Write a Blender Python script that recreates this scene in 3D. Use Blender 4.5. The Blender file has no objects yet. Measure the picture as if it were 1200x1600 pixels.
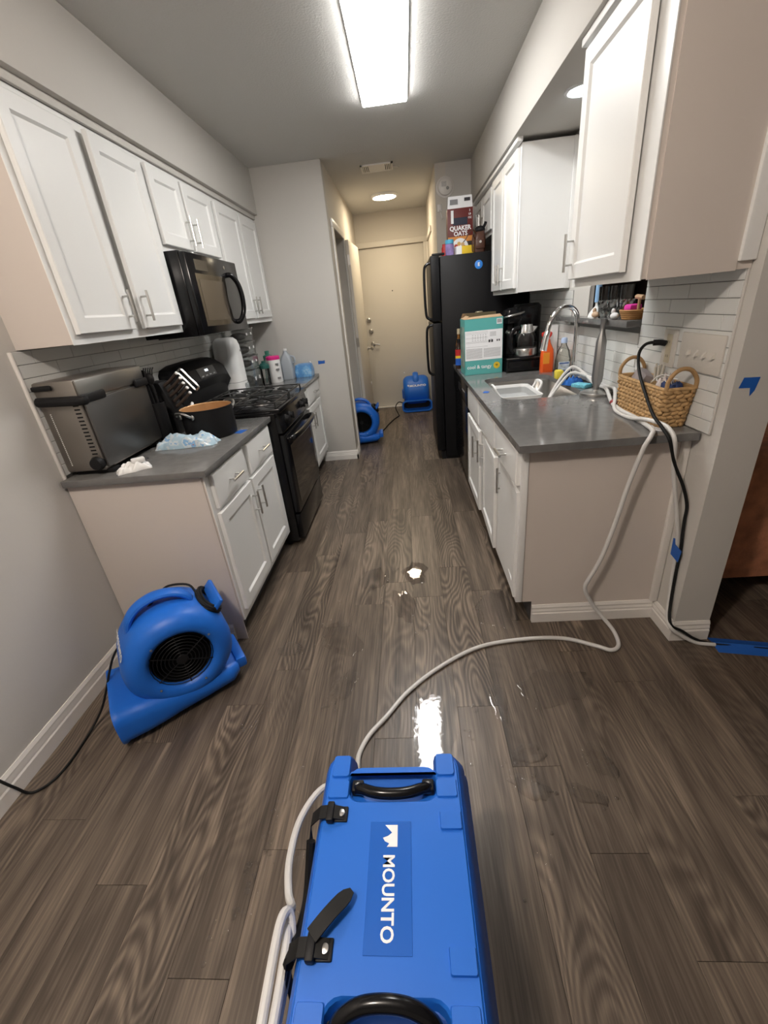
import bpy, bmesh, math, random
from mathutils import Vector, Matrix
PI = math.pi
S = bpy.context.scene
COL = S.collection
rnd = random.Random(7)

# ------------------------------------------------------------------ camera
cam_d = bpy.data.cameras.new('camera')
cam = bpy.data.objects.new('camera', cam_d); COL.objects.link(cam)
R = ((0.9945013110, -0.0668808129, -0.0805859742),
     (0.0435765411, -0.4354435193, 0.8991607346),
     (-0.0952272411, -0.8977281874, -0.4301347163))
cm = Matrix.Identity(4)
for i in range(3):
    cm[i][0] = R[i][0]; cm[i][1] = -R[i][1]; cm[i][2] = -R[i][2]
cm[2][3] = 1.45
cam.matrix_world = cm
cam_d.sensor_fit = 'HORIZONTAL'; cam_d.sensor_width = 36.0
cam_d.lens = 36.0 * 669.19 / 1200.0
cam_d.clip_start = 0.02
S.camera = cam

# ------------------------------------------------------------------ world, lights, exposure
W = bpy.data.worlds.new('world'); S.world = W; W.use_nodes = True
W.node_tree.nodes['Background'].inputs[0].default_value = (0.9, 0.95, 1.0, 1)
W.node_tree.nodes['Background'].inputs[1].default_value = 0.02
S.view_settings.view_transform = 'Standard'
S.view_settings.look = 'None'
S.view_settings.exposure = 1.2
S.view_settings.gamma = 1.0
S.view_settings.use_curve_mapping = False
PANEL_E, HALL_E, RECESS_E, DINING_W = 14.5, 38.0, 20.0, 34.0

def lamp(name, loc, watts, color, radius):
    d = bpy.data.lights.new(name, 'POINT'); d.energy = watts; d.color = color; d.shadow_soft_size = radius
    o = bpy.data.objects.new(name, d); COL.objects.link(o); o.location = loc
    return o
lamp('dining_ceiling_lamp', (-0.62, 0.08, 2.40), DINING_W, (1.0, 0.885, 0.785), 0.07)

# ------------------------------------------------------------------ materials
MATS = {}
def mat(name, col, rough=0.5, metal=0.0, spec=0.5, bump=0.0, bscale=60.0, var=0.0, vscale=6.0, trans=0.0, coat=0.0, emit=None, es=0.0, alpha=1.0, ior=1.45):
    if name in MATS: return MATS[name]
    m = bpy.data.materials.new(name); m.use_nodes = True
    nt = m.node_tree; b = nt.nodes['Principled BSDF']
    b.inputs['Base Color'].default_value = (*col, 1)
    b.inputs['Roughness'].default_value = rough
    b.inputs['Metallic'].default_value = metal
    b.inputs['Specular IOR Level'].default_value = spec
    b.inputs['Transmission Weight'].default_value = trans
    b.inputs['IOR'].default_value = ior
    b.inputs['Coat Weight'].default_value = coat
    b.inputs['Alpha'].default_value = alpha
    if emit:
        b.inputs['Emission Color'].default_value = (*emit, 1); b.inputs['Emission Strength'].default_value = es
    tc = None
    if bump or var:
        tc = nt.nodes.new('ShaderNodeTexCoord')
    if bump:
        n = nt.nodes.new('ShaderNodeTexNoise'); n.inputs['Scale'].default_value = bscale; n.inputs['Detail'].default_value = 3
        nt.links.new(tc.outputs['Object'], n.inputs['Vector'])
        bp = nt.nodes.new('ShaderNodeBump'); bp.inputs['Strength'].default_value = bump; bp.inputs['Distance'].default_value = 0.004
        nt.links.new(n.outputs['Fac'], bp.inputs['Height']); nt.links.new(bp.outputs['Normal'], b.inputs['Normal'])
    if var:
        n2 = nt.nodes.new('ShaderNodeTexNoise'); n2.inputs['Scale'].default_value = vscale; n2.inputs['Detail'].default_value = 5
        nt.links.new(tc.outputs['Object'], n2.inputs['Vector'])
        cr = nt.nodes.new('ShaderNodeValToRGB')
        cr.color_ramp.elements[0].position = 0.3; cr.color_ramp.elements[1].position = 0.7
        cr.color_ramp.elements[0].color = (*[c * (1 - var) for c in col], 1)
        cr.color_ramp.elements[1].color = (*[min(1, c * (1 + var)) for c in col], 1)
        nt.links.new(n2.outputs['Fac'], cr.inputs['Fac']); nt.links.new(cr.outputs['Color'], b.inputs['Base Color'])
    MATS[name] = m
    return m

def glass(name, tint=(1, 1, 1), refl=1.0, rough=0.03, solid=0.0):
    """thin clear sheet: see-through with a mirror-like skin"""
    if name in MATS: return MATS[name]
    m = bpy.data.materials.new(name); m.use_nodes = True
    nt = m.node_tree; nt.nodes.clear()
    out = nt.nodes.new('ShaderNodeOutputMaterial'); mix = nt.nodes.new('ShaderNodeMixShader')
    tr = nt.nodes.new('ShaderNodeBsdfTransparent'); tr.inputs[0].default_value = (*tint, 1)
    gl = nt.nodes.new('ShaderNodeBsdfGlossy'); gl.inputs['Roughness'].default_value = rough
    fr = nt.nodes.new('ShaderNodeFresnel'); fr.inputs['IOR'].default_value = 1.4
    mu = nt.nodes.new('ShaderNodeMath'); mu.operation = 'MULTIPLY_ADD'; mu.inputs[1].default_value = refl; mu.inputs[2].default_value = solid
    nt.links.new(fr.outputs[0], mu.inputs[0]); nt.links.new(mu.outputs[0], mix.inputs[0])
    nt.links.new(tr.outputs[0], mix.inputs[1]); nt.links.new(gl.outputs[0], mix.inputs[2])
    nt.links.new(mix.outputs[0], out.inputs[0])
    MATS[name] = m
    return m

def wood_floor():
    m = bpy.data.materials.new('wood_plank'); m.use_nodes = True
    nt = m.node_tree; N = nt.nodes; L = nt.links; b = N['Principled BSDF']
    tc = N.new('ShaderNodeTexCoord'); oi = N.new('ShaderNodeObjectInfo')
    wn = N.new('ShaderNodeTexWhiteNoise'); wn.noise_dimensions = '1D'; L.new(oi.outputs['Random'], wn.inputs['W'])
    sc = N.new('ShaderNodeVectorMath'); sc.operation = 'SCALE'; sc.inputs['Scale'].default_value = 37.0; L.new(wn.outputs['Color'], sc.inputs[0])
    ad = N.new('ShaderNodeVectorMath'); ad.operation = 'ADD'; L.new(tc.outputs['Object'], ad.inputs[0]); L.new(sc.outputs[0], ad.inputs[1])
    # slow warp that bends the growth rings into arches
    mp = N.new('ShaderNodeMapping'); mp.inputs['Scale'].default_value = (4.2, 1.0, 1); L.new(ad.outputs[0], mp.inputs['Vector'])
    n1 = N.new('ShaderNodeTexNoise'); n1.inputs['Scale'].default_value = 1.0; n1.inputs['Detail'].default_value = 1.6; L.new(mp.outputs[0], n1.inputs['Vector'])
    # the rings themselves
    sp = N.new('ShaderNodeSeparateXYZ'); L.new(ad.outputs[0], sp.inputs[0])
    m1 = N.new('ShaderNodeMath'); m1.operation = 'MULTIPLY_ADD'; m1.inputs[1].default_value = 210.0; L.new(n1.outputs['Fac'], m1.inputs[0])
    m2 = N.new('ShaderNodeMath'); m2.operation = 'MULTIPLY'; m2.inputs[1].default_value = 170.0; L.new(sp.outputs['X'], m2.inputs[0]); L.new(m2.outputs[0], m1.inputs[2])
    si = N.new('ShaderNodeMath'); si.operation = 'SINE'; L.new(m1.outputs[0], si.inputs[0])
    # fine fibre streaks
    mp2 = N.new('ShaderNodeMapping'); mp2.inputs['Scale'].default_value = (150, 5, 1); L.new(ad.outputs[0], mp2.inputs['Vector'])
    n2 = N.new('ShaderNodeTexNoise'); n2.inputs['Scale'].default_value = 1.0; n2.inputs['Detail'].default_value = 5; L.new(mp2.outputs[0], n2.inputs['Vector'])
    # broad cloudy streaks
    mp3 = N.new('ShaderNodeMapping'); mp3.inputs['Scale'].default_value = (16, 1.5, 1); L.new(ad.outputs[0], mp3.inputs['Vector'])
    n3 = N.new('ShaderNodeTexNoise'); n3.inputs['Scale'].default_value = 1.0; n3.inputs['Detail'].default_value = 4; L.new(mp3.outputs[0], n3.inputs['Vector'])
    # how strongly the rings show differs from plank to plank
    rs = N.new('ShaderNodeMapRange'); rs.inputs[1].default_value = 0.35; rs.inputs[2].default_value = 1.0; rs.inputs[3].default_value = 0.0; rs.inputs[4].default_value = 0.15
    L.new(wn.outputs['Value'], rs.inputs[0])
    a1 = N.new('ShaderNodeMath'); a1.operation = 'MULTIPLY'; L.new(si.outputs[0], a1.inputs[0]); L.new(rs.outputs[0], a1.inputs[1])
    a2 = N.new('ShaderNodeMath'); a2.operation = 'MULTIPLY_ADD'; a2.inputs[1].default_value = 0.62; L.new(n2.outputs['Fac'], a2.inputs[0]); L.new(a1.outputs[0], a2.inputs[2])
    a3 = N.new('ShaderNodeMath'); a3.operation = 'MULTIPLY_ADD'; a3.inputs[1].default_value = 0.75; L.new(n3.outputs['Fac'], a3.inputs[0]); L.new(a2.outputs[0], a3.inputs[2])
    pr = N.new('ShaderNodeMath'); pr.operation = 'MULTIPLY_ADD'; pr.inputs[1].default_value = 0.09; L.new(oi.outputs['Random'], pr.inputs[0]); L.new(a3.outputs[0], pr.inputs[2])
    cr = N.new('ShaderNodeValToRGB'); e = cr.color_ramp.elements
    e[0].position = 0.38; e[0].color = (0.036, 0.0278, 0.0212, 1)
    e[1].position = 1.0; e[1].color = (0.25, 0.195, 0.148, 1)
    k = e.new(0.62); k.color = (0.080, 0.0615, 0.0475, 1)
    k = e.new(0.80); k.color = (0.143, 0.111, 0.085, 1)
    L.new(pr.outputs[0], cr.inputs['Fac'])
    L.new(cr.outputs['Color'], b.inputs['Base Color'])
    rr = N.new('ShaderNodeMapRange'); rr.inputs[3].default_value = 0.40; rr.inputs[4].default_value = 0.30; L.new(n2.outputs['Fac'], rr.inputs[0]); L.new(rr.outputs[0], b.inputs['Roughness'])
    b.inputs['Specular IOR Level'].default_value = 0.42
    bp = N.new('ShaderNodeBump'); bp.inputs['Strength'].default_value = 0.12; bp.inputs['Distance'].default_value = 0.002
    L.new(a2.outputs[0], bp.inputs['Height']); L.new(bp.outputs['Normal'], b.inputs['Normal'])
    return m

M_PLANK = wood_floor()
M_GAP = mat('plank_gap', (0.012, 0.01, 0.009), 0.8)
M_WALL = mat('wall_paint', (0.56, 0.54, 0.505), 0.75, bump=0.10, bscale=70, spec=0.25)
M_WALLH = mat('hall_paint', (0.60, 0.56, 0.50), 0.75, bump=0.16, bscale=55, spec=0.25)
M_CEIL = mat('ceiling_paint', (0.62, 0.61, 0.585), 0.85, bump=0.55, bscale=90, spec=0.2)
M_TRIM = mat('trim_paint', (0.74, 0.71, 0.67), 0.35)
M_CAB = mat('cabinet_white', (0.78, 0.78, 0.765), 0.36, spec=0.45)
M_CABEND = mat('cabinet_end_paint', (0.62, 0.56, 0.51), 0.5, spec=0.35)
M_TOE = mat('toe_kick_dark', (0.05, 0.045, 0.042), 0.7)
M_TILE = mat('subway_tile', (0.66, 0.665, 0.645), 0.22, spec=0.5)
M_GROUT = mat('tile_grout', (0.20, 0.20, 0.195), 0.9)
M_STONE = mat('grey_quartz', (0.155, 0.152, 0.148), 0.12, spec=0.6, var=0.10, vscale=25)
M_STEEL = mat('brushed_steel', (0.55, 0.54, 0.52), 0.28, 1.0)
M_CHROME = mat('chrome', (0.78, 0.78, 0.78), 0.07, 1.0)
M_STEELD = mat('dark_steel', (0.16, 0.155, 0.15), 0.36, 0.9)
M_BLACK = mat('black_enamel', (0.006, 0.006, 0.007), 0.18, spec=0.4)
M_BLACKM = mat('black_matte', (0.010, 0.010, 0.011), 0.5, spec=0.25)
M_BLACKT = mat('black_textured', (0.008, 0.008, 0.009), 0.42, spec=0.2, bump=0.10, bscale=350)
M_IRON = mat('cast_iron', (0.018, 0.018, 0.018), 0.55)
M_RUBBER = mat('black_rubber', (0.010, 0.010, 0.010), 0.55, spec=0.25)
M_BLUE = mat('blue_plastic', (0.013, 0.138, 0.60), 0.42, spec=0.45)
M_BLUED = mat('blue_plastic_deep', (0.010, 0.115, 0.55), 0.38, spec=0.45)
M_BLUEL = mat('blue_label', (0.010, 0.11, 0.50), 0.3)
M_TAPE = mat('painter_tape', (0.012, 0.10, 0.42), 0.6)
M_WHITE = mat('white_plastic', (0.80, 0.80, 0.79), 0.35)
M_PRINT = mat('white_print', (0.85, 0.86, 0.88), 0.5)
M_HOSE = mat('white_hose', (0.62, 0.61, 0.59), 0.35)
M_GREYP = mat('grey_plastic', (0.25, 0.25, 0.25), 0.4)
M_ALMOND = mat('almond_plate', (0.60, 0.57, 0.52), 0.6, bump=0.35, bscale=240)
M_LCD = mat('screen_dark', (0.02, 0.022, 0.025), 0.12)
M_DOORP = mat('door_paint', (0.66, 0.62, 0.55), 0.55, bump=0.03, bscale=40)
M_CARD = mat('cardboard', (0.40, 0.27, 0.16), 0.8)
M_TAN = mat('woven_straw', (0.42, 0.26, 0.115), 0.75, var=0.25, vscale=60)
M_CLEAR = glass('clear_glass')
M_CLEARG = glass('smoky_clear_plastic', (0.78, 0.80, 0.80), 1.2, 0.12, 0.04)
M_WATER = glass('water_film', (1.0, 1.0, 1.0), 1.35, 0.012)
M_RED = mat('red_print', (0.45, 0.02, 0.02), 0.5)
M_YELLOW = mat('yellow_print', (0.75, 0.52, 0.03), 0.5)

# ------------------------------------------------------------------ mesh builder
class MB:
    def __init__(s): s.v = []; s.f = []
    def add(s, vs, fs):
        o = len(s.v); s.v += [tuple(v) for v in vs]; s.f += [tuple(i + o for i in f) for f in fs]; return s
    def box(s, x0, x1, y0, y1, z0, z1):
        return s.add([(x0, y0, z0), (x1, y0, z0), (x1, y1, z0), (x0, y1, z0), (x0, y0, z1), (x1, y0, z1), (x1, y1, z1), (x0, y1, z1)],
                     [(3, 2, 1, 0), (4, 5, 6, 7), (0, 1, 5, 4), (1, 2, 6, 5), (2, 3, 7, 6), (3, 0, 4, 7)])
    def loft(s, loops, cap0=True, cap1=True, close=True):
        n = len(loops[0]); vs = [p for lp in loops for p in lp]; fs = []
        for i in range(len(loops) - 1):
            for j in range(n if close else n - 1):
                k = (j + 1) % n
                fs.append((i * n + j, i * n + k, (i + 1) * n + k, (i + 1) * n + j))
        if cap0: fs.append(tuple(reversed(range(n))))
        if cap1: fs.append(tuple((len(loops) - 1) * n + j for j in range(n)))
        return s.add(vs, fs)
    def lathe(s, prof, c=(0, 0, 0), seg=24, axis='Z', cap0=True, cap1=True):
        loops = []
        for r, h in prof:
            lp = []
            for j in range(seg):
                a = 2 * PI * j / seg; p = (r * math.cos(a), r * math.sin(a), h)
                if axis == 'X': p = (p[2], p[0], p[1])
                elif axis == 'Y': p = (p[1], p[2], p[0])
                lp.append((p[0] + c[0], p[1] + c[1], p[2] + c[2]))
            loops.append(lp)
        return s.loft(loops, cap0, cap1)
    def cyl(s, c, r, h, seg=20, axis='Z', r2=None): return s.lathe([(r, 0), (r if r2 is None else r2, h)], c, seg, axis)
    def ball(s, c, rx, ry=None, rz=None, seg=12, rings=8):
        ry = rx if ry is None else ry; rz = rx if rz is None else rz
        loops = []
        for i in range(rings + 1):
            t = -PI / 2 + PI * i / rings; q = max(math.cos(t), 0.02)
            loops.append([(c[0] + rx * q * math.cos(2 * PI * j / seg), c[1] + ry * q * math.sin(2 * PI * j / seg), c[2] + rz * math.sin(t)) for j in range(seg)])
        return s.loft(loops)
    def tube(s, pts, r, seg=10, smooth=True, closed=False, flat=1.0):
        P = [Vector(p) for p in pts]
        if smooth and len(P) > 2: P = catmull(P, 6, closed)
        n = len(P); loops = []; prev = None
        for i in range(n):
            if closed: t = P[(i + 1) % n] - P[i - 1]
            else: t = P[min(i + 1, n - 1)] - P[max(i - 1, 0)]
            if t.length < 1e-9: t = Vector((0, 0, 1))
            t.normalize()
            if prev is None:
                u = t.cross(Vector((0, 0, 1)))
                if u.length < 1e-3: u = t.cross(Vector((1, 0, 0)))
            else: u = prev - t * prev.dot(t)
            u.normalize(); prev = u; w = t.cross(u)
            rr = r(i / (n - 1)) if callable(r) else r
            loops.append([tuple(P[i] + u * (rr * math.cos(2 * PI * j / seg)) + w * (rr * flat * math.sin(2 * PI * j / seg))) for j in range(seg)])
        if closed:
            loops.append(loops[0]); return s.loft(loops, False, False)
        return s.loft(loops)
    def prism(s, poly, a, b, axis='Z'):
        def T(p, h): return {'Z': (p[0], p[1], h), 'Y': (p[0], h, p[1]), 'X': (h, p[0], p[1])}[axis]
        return s.loft([[T(p, a) for p in poly], [T(p, b) for p in poly]])
    def build(s, name, m, parent=None, bevel=0.0, bseg=2, smooth=True, angle=35, loc=None, rot=None):
        me = bpy.data.meshes.new(name); me.from_pydata(s.v, [], s.f)
        bm = bmesh.new(); bm.from_mesh(me)
        bmesh.ops.recalc_face_normals(bm, faces=bm.faces)
        if bevel: bmesh.ops.bevel(bm, geom=[e for e in bm.edges if len(e.link_faces) == 2 and e.calc_face_angle(0) > 0.5], offset=bevel, segments=bseg, affect='EDGES', profile=0.5)
        bm.to_mesh(me); bm.free()
        if smooth:
            me.shade_smooth(); me.set_sharp_from_angle(angle=math.radians(angle))
        me.materials.append(m)
        o = bpy.data.objects.new(name, me); COL.objects.link(o)
        if parent is not None: o.parent = parent
        if loc is not None: o.location = loc
        if rot is not None: o.rotation_euler = rot
        return o

def catmull(P, k=6, closed=False):
    n = len(P); out = []
    rng = n if closed else n - 1
    for i in range(rng):
        p0 = P[(i - 1) % n] if (closed or i > 0) else P[0] * 2 - P[1]
        p1 = P[i]; p2 = P[(i + 1) % n]
        p3 = P[(i + 2) % n] if (closed or i + 2 < n) else P[-1] * 2 - P[-2]
        for j in range(k):
            t = j / k
            out.append(0.5 * ((2 * p1) + (p2 - p0) * t + (2 * p0 - 5 * p1 + 4 * p2 - p3) * t * t + (3 * p1 - p0 - 3 * p2 + p3) * t ** 3))
    if not closed: out.append(P[-1])
    return out

def rrect(cx, cy, hx, hy, r, z, n=5):
    pts = []
    for sx, sy, a0 in ((1, 1, 0), (-1, 1, PI / 2), (-1, -1, PI), (1, -1, 1.5 * PI)):
        for i in range(n + 1):
            a = a0 + PI / 2 * i / n
            pts.append((cx + sx * (hx - r) + r * math.cos(a), cy + sy * (hy - r) + r * math.sin(a), z))
    return pts

def thing(name, label, cat, loc=(0, 0, 0), rz=0.0, group=None):
    o = bpy.data.objects.new(name, None); COL.objects.link(o)
    o.empty_display_size = 0.05
    o.location = loc; o.rotation_euler = (0, 0, rz); o['label'] = label; o['category'] = cat
    if group: o['group'] = group
    return o
def tag(o, label, cat, group=None):
    o['label'] = label; o['category'] = cat
    if group: o['group'] = group
    return o
def struct(o): o['kind'] = 'structure'; return o
def settle(root, loc):
    """parts were modelled in room coordinates: move the root to the thing's base, parts stay put"""
    root.location = loc
    for c in root.children: c.location = c.location - Vector(loc)
    return root
def bx(name, m, parent, x0, x1, y0, y1, z0, z1, bevel=0.0, bseg=2):
    return MB().box(x0, x1, y0, y1, z0, z1).build(name, m, parent, bevel, bseg)

def text(name, s, size, m, parent, loc, rot, ext=0.0004, bold=0.0, sx=1.0, align='CENTER'):
    cu = bpy.data.curves.new(name, 'FONT'); cu.body = s; cu.size = size; cu.extrude = ext; cu.offset = bold
    cu.align_x = align; cu.align_y = 'CENTER'; cu.resolution_u = 3
    t = bpy.data.objects.new(name, cu); COL.objects.link(t)
    bpy.context.view_layer.update()
    me = bpy.data.meshes.new_from_object(t.evaluated_get(bpy.context.evaluated_depsgraph_get()))
    bpy.data.objects.remove(t); me.name = name
    me.transform(Matrix.Diagonal((sx, 1, 1, 1)))
    me.materials.clear(); me.materials.append(m)
    o = bpy.data.objects.new(name, me); COL.objects.link(o)
    if parent is not None: o.parent = parent
    o.location = loc; o.rotation_euler = rot
    return o

# =================================================================== THE SETTING
LW, RW, CE = -1.51, 1.08, 2.60      # left wall, right wall, ceiling
# ---- floor: slab with every plank a piece
floor = struct(bx('floor', M_GAP, None, -1.75, 3.6, -2.7, 7.2, -0.06, -0.006))
PW, PL = 0.16, 0.998
ends = {-4: .43, -5: .245, -3: .709, -2: .88, -1: .074, 0: .922, 1: .204, 2: .954, 3: .697, 4: .477, 5: .30, 6: .849, -6: .62, -7: .08, -8: .8, -9: .35}
def plank_mesh(w, l):
    return MB().loft([[(0, 0, -.012), (w, 0, -.012), (w, l, -.012), (0, l, -.012)], [(0, 0, -.0006), (w, 0, -.0006), (w, l, -.0006), (0, l, -.0006)],
                      [(.0005, .0005, 0), (w - .0005, .0005, 0), (w - .0005, l - .0005, 0), (.0005, l - .0005, 0)]], False, True)
full = None
for k in range(-10, 17):
    x0 = -0.06 + PW * k; x1 = x0 + PW
    off = ends.get(k, (k * 0.377) % 1.0)
    for j in range(-1, 8):
        y0 = off + (j - 1) * PL; y1 = y0 + PL
        a0, a1 = max(x0, LW), min(x1, 2.6); b0, b1 = max(y0, -0.4), min(y1, 6.95)
        if a1 - a0 < .02 or b1 - b0 < .02: continue
        if a1 <= -0.98 and b0 >= 1.66: continue
        if a0 >= 0.53 and b0 >= 1.70 and a1 <= 1.2: continue
        if a0 >= 1.19 and b0 > 2.2: continue
        if b0 >= 4.6 and (a1 < -0.72 or a0 > 0.4): continue
        w, l = a1 - a0 - .0006, b1 - b0 - .0008
        if abs(w - PW + .0006) < 1e-6 and abs(l - PL + .0008) < 1e-6:
            if full is None:
                full = plank_mesh(w, l).build('plank', M_PLANK, floor, smooth=False); o = full
            else:
                o = full.copy(); COL.objects.link(o)
        else:
            o = plank_mesh(w, l).build('plank', M_PLANK, floor, smooth=False)
        o.location = (a0 + .0003, b0 + .0004, 0)

# ---- ceiling and walls
struct(bx('ceiling', M_CEIL, None, -1.75, 3.6, -2.7, 7.2, CE, CE + .1))
struct(bx('wall_left', M_WALL, None, -1.61, LW, -2.7, 4.43, 0, CE))
struct(bx('wall_near', M_WALL, None, -1.75, 3.6, -2.8, -2.7, 0, CE))
struct(bx('wall_far_right', mat('unlit_room_shade', (.07, .05, .045), .8), None, 3.6, 3.7, -2.7, 7.2, 0, CE))  # dark colour stands in for the unlit living room
struct(bx('wall_pantry', M_WALL, None, -1.61, -0.62, 4.43, 4.53, 0, CE, .003))
w = MB()
for a in ((-.72, -.62, 4.53, 4.66, 0, CE), (-.72, -.62, 5.42, 6.95, 0, CE), (-.72, -.62, 4.66, 5.42, 2.16, CE)): w.box(*a)
struct(w.build('wall_hall_left', M_WALLH, None))
struct(bx('wall_pantry_back', M_WALL, None, -1.75, -1.66, 4.53, 7.2, 0, CE))
w = MB()
for a in ((-.72, -.60, 6.92, 7.04, 0, CE), (.31, .46, 6.92, 7.04, 0, CE), (-.60, .31, 6.92, 7.04, 2.20, CE)): w.box(*a)
struct(w.build('wall_back', M_WALLH, None))
struct(bx('wall_hall_right', M_WALLH, None, .36, .46, 5.0, 6.92, 0, CE))
struct(bx('wall_fridge', M_WALL, None, .46, 1.22, 5.0, 5.1, 0, CE))
struct(bx('wall_living_back', mat('unlit_room_shade', (.07, .05, .045), .8), None, 1.225, 3.6, 5.0, 5.1, 0, CE))  # same painted-in darkness, behind the pass-through
# right wall with the pass-through opening
OY0, OY1, OZ0, OZ1 = 2.19, 2.86, 1.255, 1.95
w = MB()
for a in ((RW, 1.225, 1.53, OY0, 0, CE), (RW, 1.105, OY1, 5.0, 0, CE), (RW, 1.225, OY0, OY1, 0, OZ0), (RW, 1.225, OY0, OY1, OZ1, CE)): w.box(*a)
wall_right = struct(w.build('wall_right', M_WALL, None))
wall_left = bpy.data.objects['wall_left']
# soffits
struct(bx('soffit_left', M_WALL, None, LW, -1.225, 1.66, 4.43, 2.27, CE, .004))
struct(bx('soffit_right', M_WALL, None, .695, RW, 1.45, 5.0, 2.262, CE, .004))
struct(bx('trim_1', M_WALL, None, -1.268, -1.252, 1.67, 4.43, 2.237, 2.27, .004))
struct(bx('trim_2', M_CAB, None, .712, .745, 1.56, 2.20, 2.236, 2.262, .004))
struct(bx('trim_3', M_CAB, None, .712, .745, 3.2, 5.0, 2.236, 2.262, .004))

# ---- tiles, each its own piece
def tiles(wall, x, out, y0, y1, z0, z1, ph, skip=None):
    """out: +1 / -1 the side the tile faces"""
    TW, TH, G = 0.222, 0.0505, 0.002
    a0, a1 = min(x, x + out * .004), max(x, x + out * .004); b = MB()
    if skip:
        b.box(a0, a1, y0, y1, z0, skip[2] + .008)
        if y0 < skip[0]: b.box(a0, a1, y0, skip[0], skip[2] + .008, z1)
        if y1 > skip[1]: b.box(a0, a1, skip[1], y1, skip[2] + .008, z1)
    else: b.box(a0, a1, y0, y1, z0, z1)
    g = b.build('grout', M_GROUT, wall); cache = {}
    nrow = int(math.ceil((z1 - z0) / TH))
    for r in range(nrow):
        c1 = z1 - r * TH; c0 = max(z0, c1 - TH)
        if c1 - c0 < .012: continue
        y = y0 + ((ph + .5 * (r % 2)) % 1.0) * TW - TW
        while y < y1:
            segs = [(max(y, y0), min(y + TW, y1))]
            if skip and c1 > skip[2] + .004 and c0 < skip[3]:
                a, b_ = segs[0]; segs = []
                if a < skip[0]: segs.append((a, min(b_, skip[0])))
                if b_ > skip[1]: segs.append((max(a, skip[1]), b_))
            for a, b_ in segs:
                if b_ - a < .012: continue
                key = (round(b_ - a, 4), round(c1 - c0, 4))
                if key in cache:
                    o = cache[key].copy(); COL.objects.link(o)
                else:
                    l, h = b_ - a - G, c1 - c0 - G
                    xs = sorted((0, out * .009))
                    o = MB().box(xs[0], xs[1], 0, l, 0, h).build('tile', M_TILE, wall, .0012, 1); cache[key] = o
                o.location = (x, a + G / 2, c0 + G / 2)
            y += TW
tiles(wall_left, LW, 1, 1.665, 4.43, .916, 1.43, 0.43)
tiles(wall_right, RW, -1, 1.585, 2.19, .916, 1.468, 0.77, (2.195, 3.3, 1.245, 1.5))
tiles(wall_right, RW, -1, 2.19, 4.16, .916, 1.43, 0.05, (2.18, 3.12, 1.245, 1.5))
struct(bx('trim_4', M_WALL, None, 1.0725, 1.0795, 1.578, 1.586, .916, 1.470, .002))
struct(bx('trim_5', M_TRIM, None, LW, LW + .014, 1.652, 1.665, .90, 1.43, .004))

# ---- baseboards
def base_profile(h=.095):
    return [(0, 0), (.016, 0), (.016, h * .52), (.012, h * .58), (.013, h * .66), (.009, h * .78), (.010, h * .86), (.004, h), (0, h)]
def baseboard(name, p0, p1, nrm, h=.095):
    """runs p0 -> p1 on the floor; nrm points into the room"""
    loops = [[(p[0] + nrm[0] * a, p[1] + nrm[1] * a, z) for a, z in base_profile(h)] for p in (p0, p1)]
    return struct(MB().loft(loops).build(name, M_TRIM, None, angle=25))
baseboard('baseboard_left', (LW, -2.7), (LW, 1.65), (1, 0), .105)
baseboard('baseboard_cabinet_left', (LW + .016, 1.65), (-.96, 1.65), (0, -1))
baseboard('baseboard_pantry', (-.975, 4.43), (-.604, 4.43), (0, -1))
baseboard('baseboard_pantry_end', (-.62, 4.414), (-.62, 4.59), (1, 0))
baseboard('baseboard_cabinet_right', (.51, 1.69), (RW - .016, 1.69), (0, -1))
baseboard('baseboard_right', (RW, 1.69), (RW, 1.522), (-1, 0))
baseboard('baseboard_column', (RW - .0162, 1.53), (1.225, 1.53), (0, -1))
baseboard('baseboard_hall_right', (.36, 5.0), (.36, 6.9), (-1, 0))

# ---- doors
def casing(name, pts, m=M_TRIM):
    b = MB()
    for a in pts: b.box(*a)
    return struct(b.build(name, m, None, .005))
casing('trim_6', [(-.665, -.598, 6.895, 6.92, 0, 2.20), (.305, .355, 6.895, 6.92, 0, 2.20), (-.665, .355, 6.895, 6.92, 2.20, 2.265)], M_DOORP)
casing('trim_7', [(-.62, -.602, 4.60, 4.668, 0, 2.15), (-.62, -.602, 5.412, 5.46, 0, 2.15), (-.62, -.602, 4.60, 5.46, 2.15, 2.215)])
casing('trim_8', [(.342, .36, 6.70, 6.76, 0, 2.18), (.342, .36, 5.86, 6.76, 2.18, 2.24)], M_DOORP)
d1 = struct(bx('door_1', M_DOORP, None, -.597, .305, 6.935, 6.975, .012, 2.197, .003))
def knob(parent, name, c, r, ax=(0, -1)):
    b = MB()
    if ax == (0, -1):
        b.lathe([(r, 0), (r, -.008), (r * .62, -.014), (r * .6, -.03), (r * .5, -.034)], c, 18, 'Y')
    return b.build(name, M_STEEL, parent)
knob(d1, 'deadbolt', (-.546, 6.934, 1.288), .036)
knob(d1, 'deadbolt', (-.528, 6.934, 1.137), .036)
k = knob(d1, 'door_lever', (-.514, 6.934, .958), .036)
MB().tube([(-.514, 6.895, .958), (-.47, 6.888, .955), (-.41, 6.888, .945)], .010, 10).build('lever_grip', M_STEEL, k)
MB().cyl((-.164, 6.934, 1.647), .008, -.004, 12, 'Y').build('peephole', M_BLACKM, d1)
MB().ball((0, 0, 0), .012, .004, .012).build('door_stop_mark', M_WHITE, d1, loc=(-.08, 6.935, .50))
struct(bx('trim_9', M_TRIM, None, -.597, .305, 6.87, 6.935, 0, .014, .004))
d2 = struct(bx('door_2', M_DOORP, None, 0, .036, 0, .755, .015, 2.14, .003))
d2.location = (-.600, 5.43, 0); d2.rotation_euler = (0, 0, math.radians(-2.5))
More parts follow.
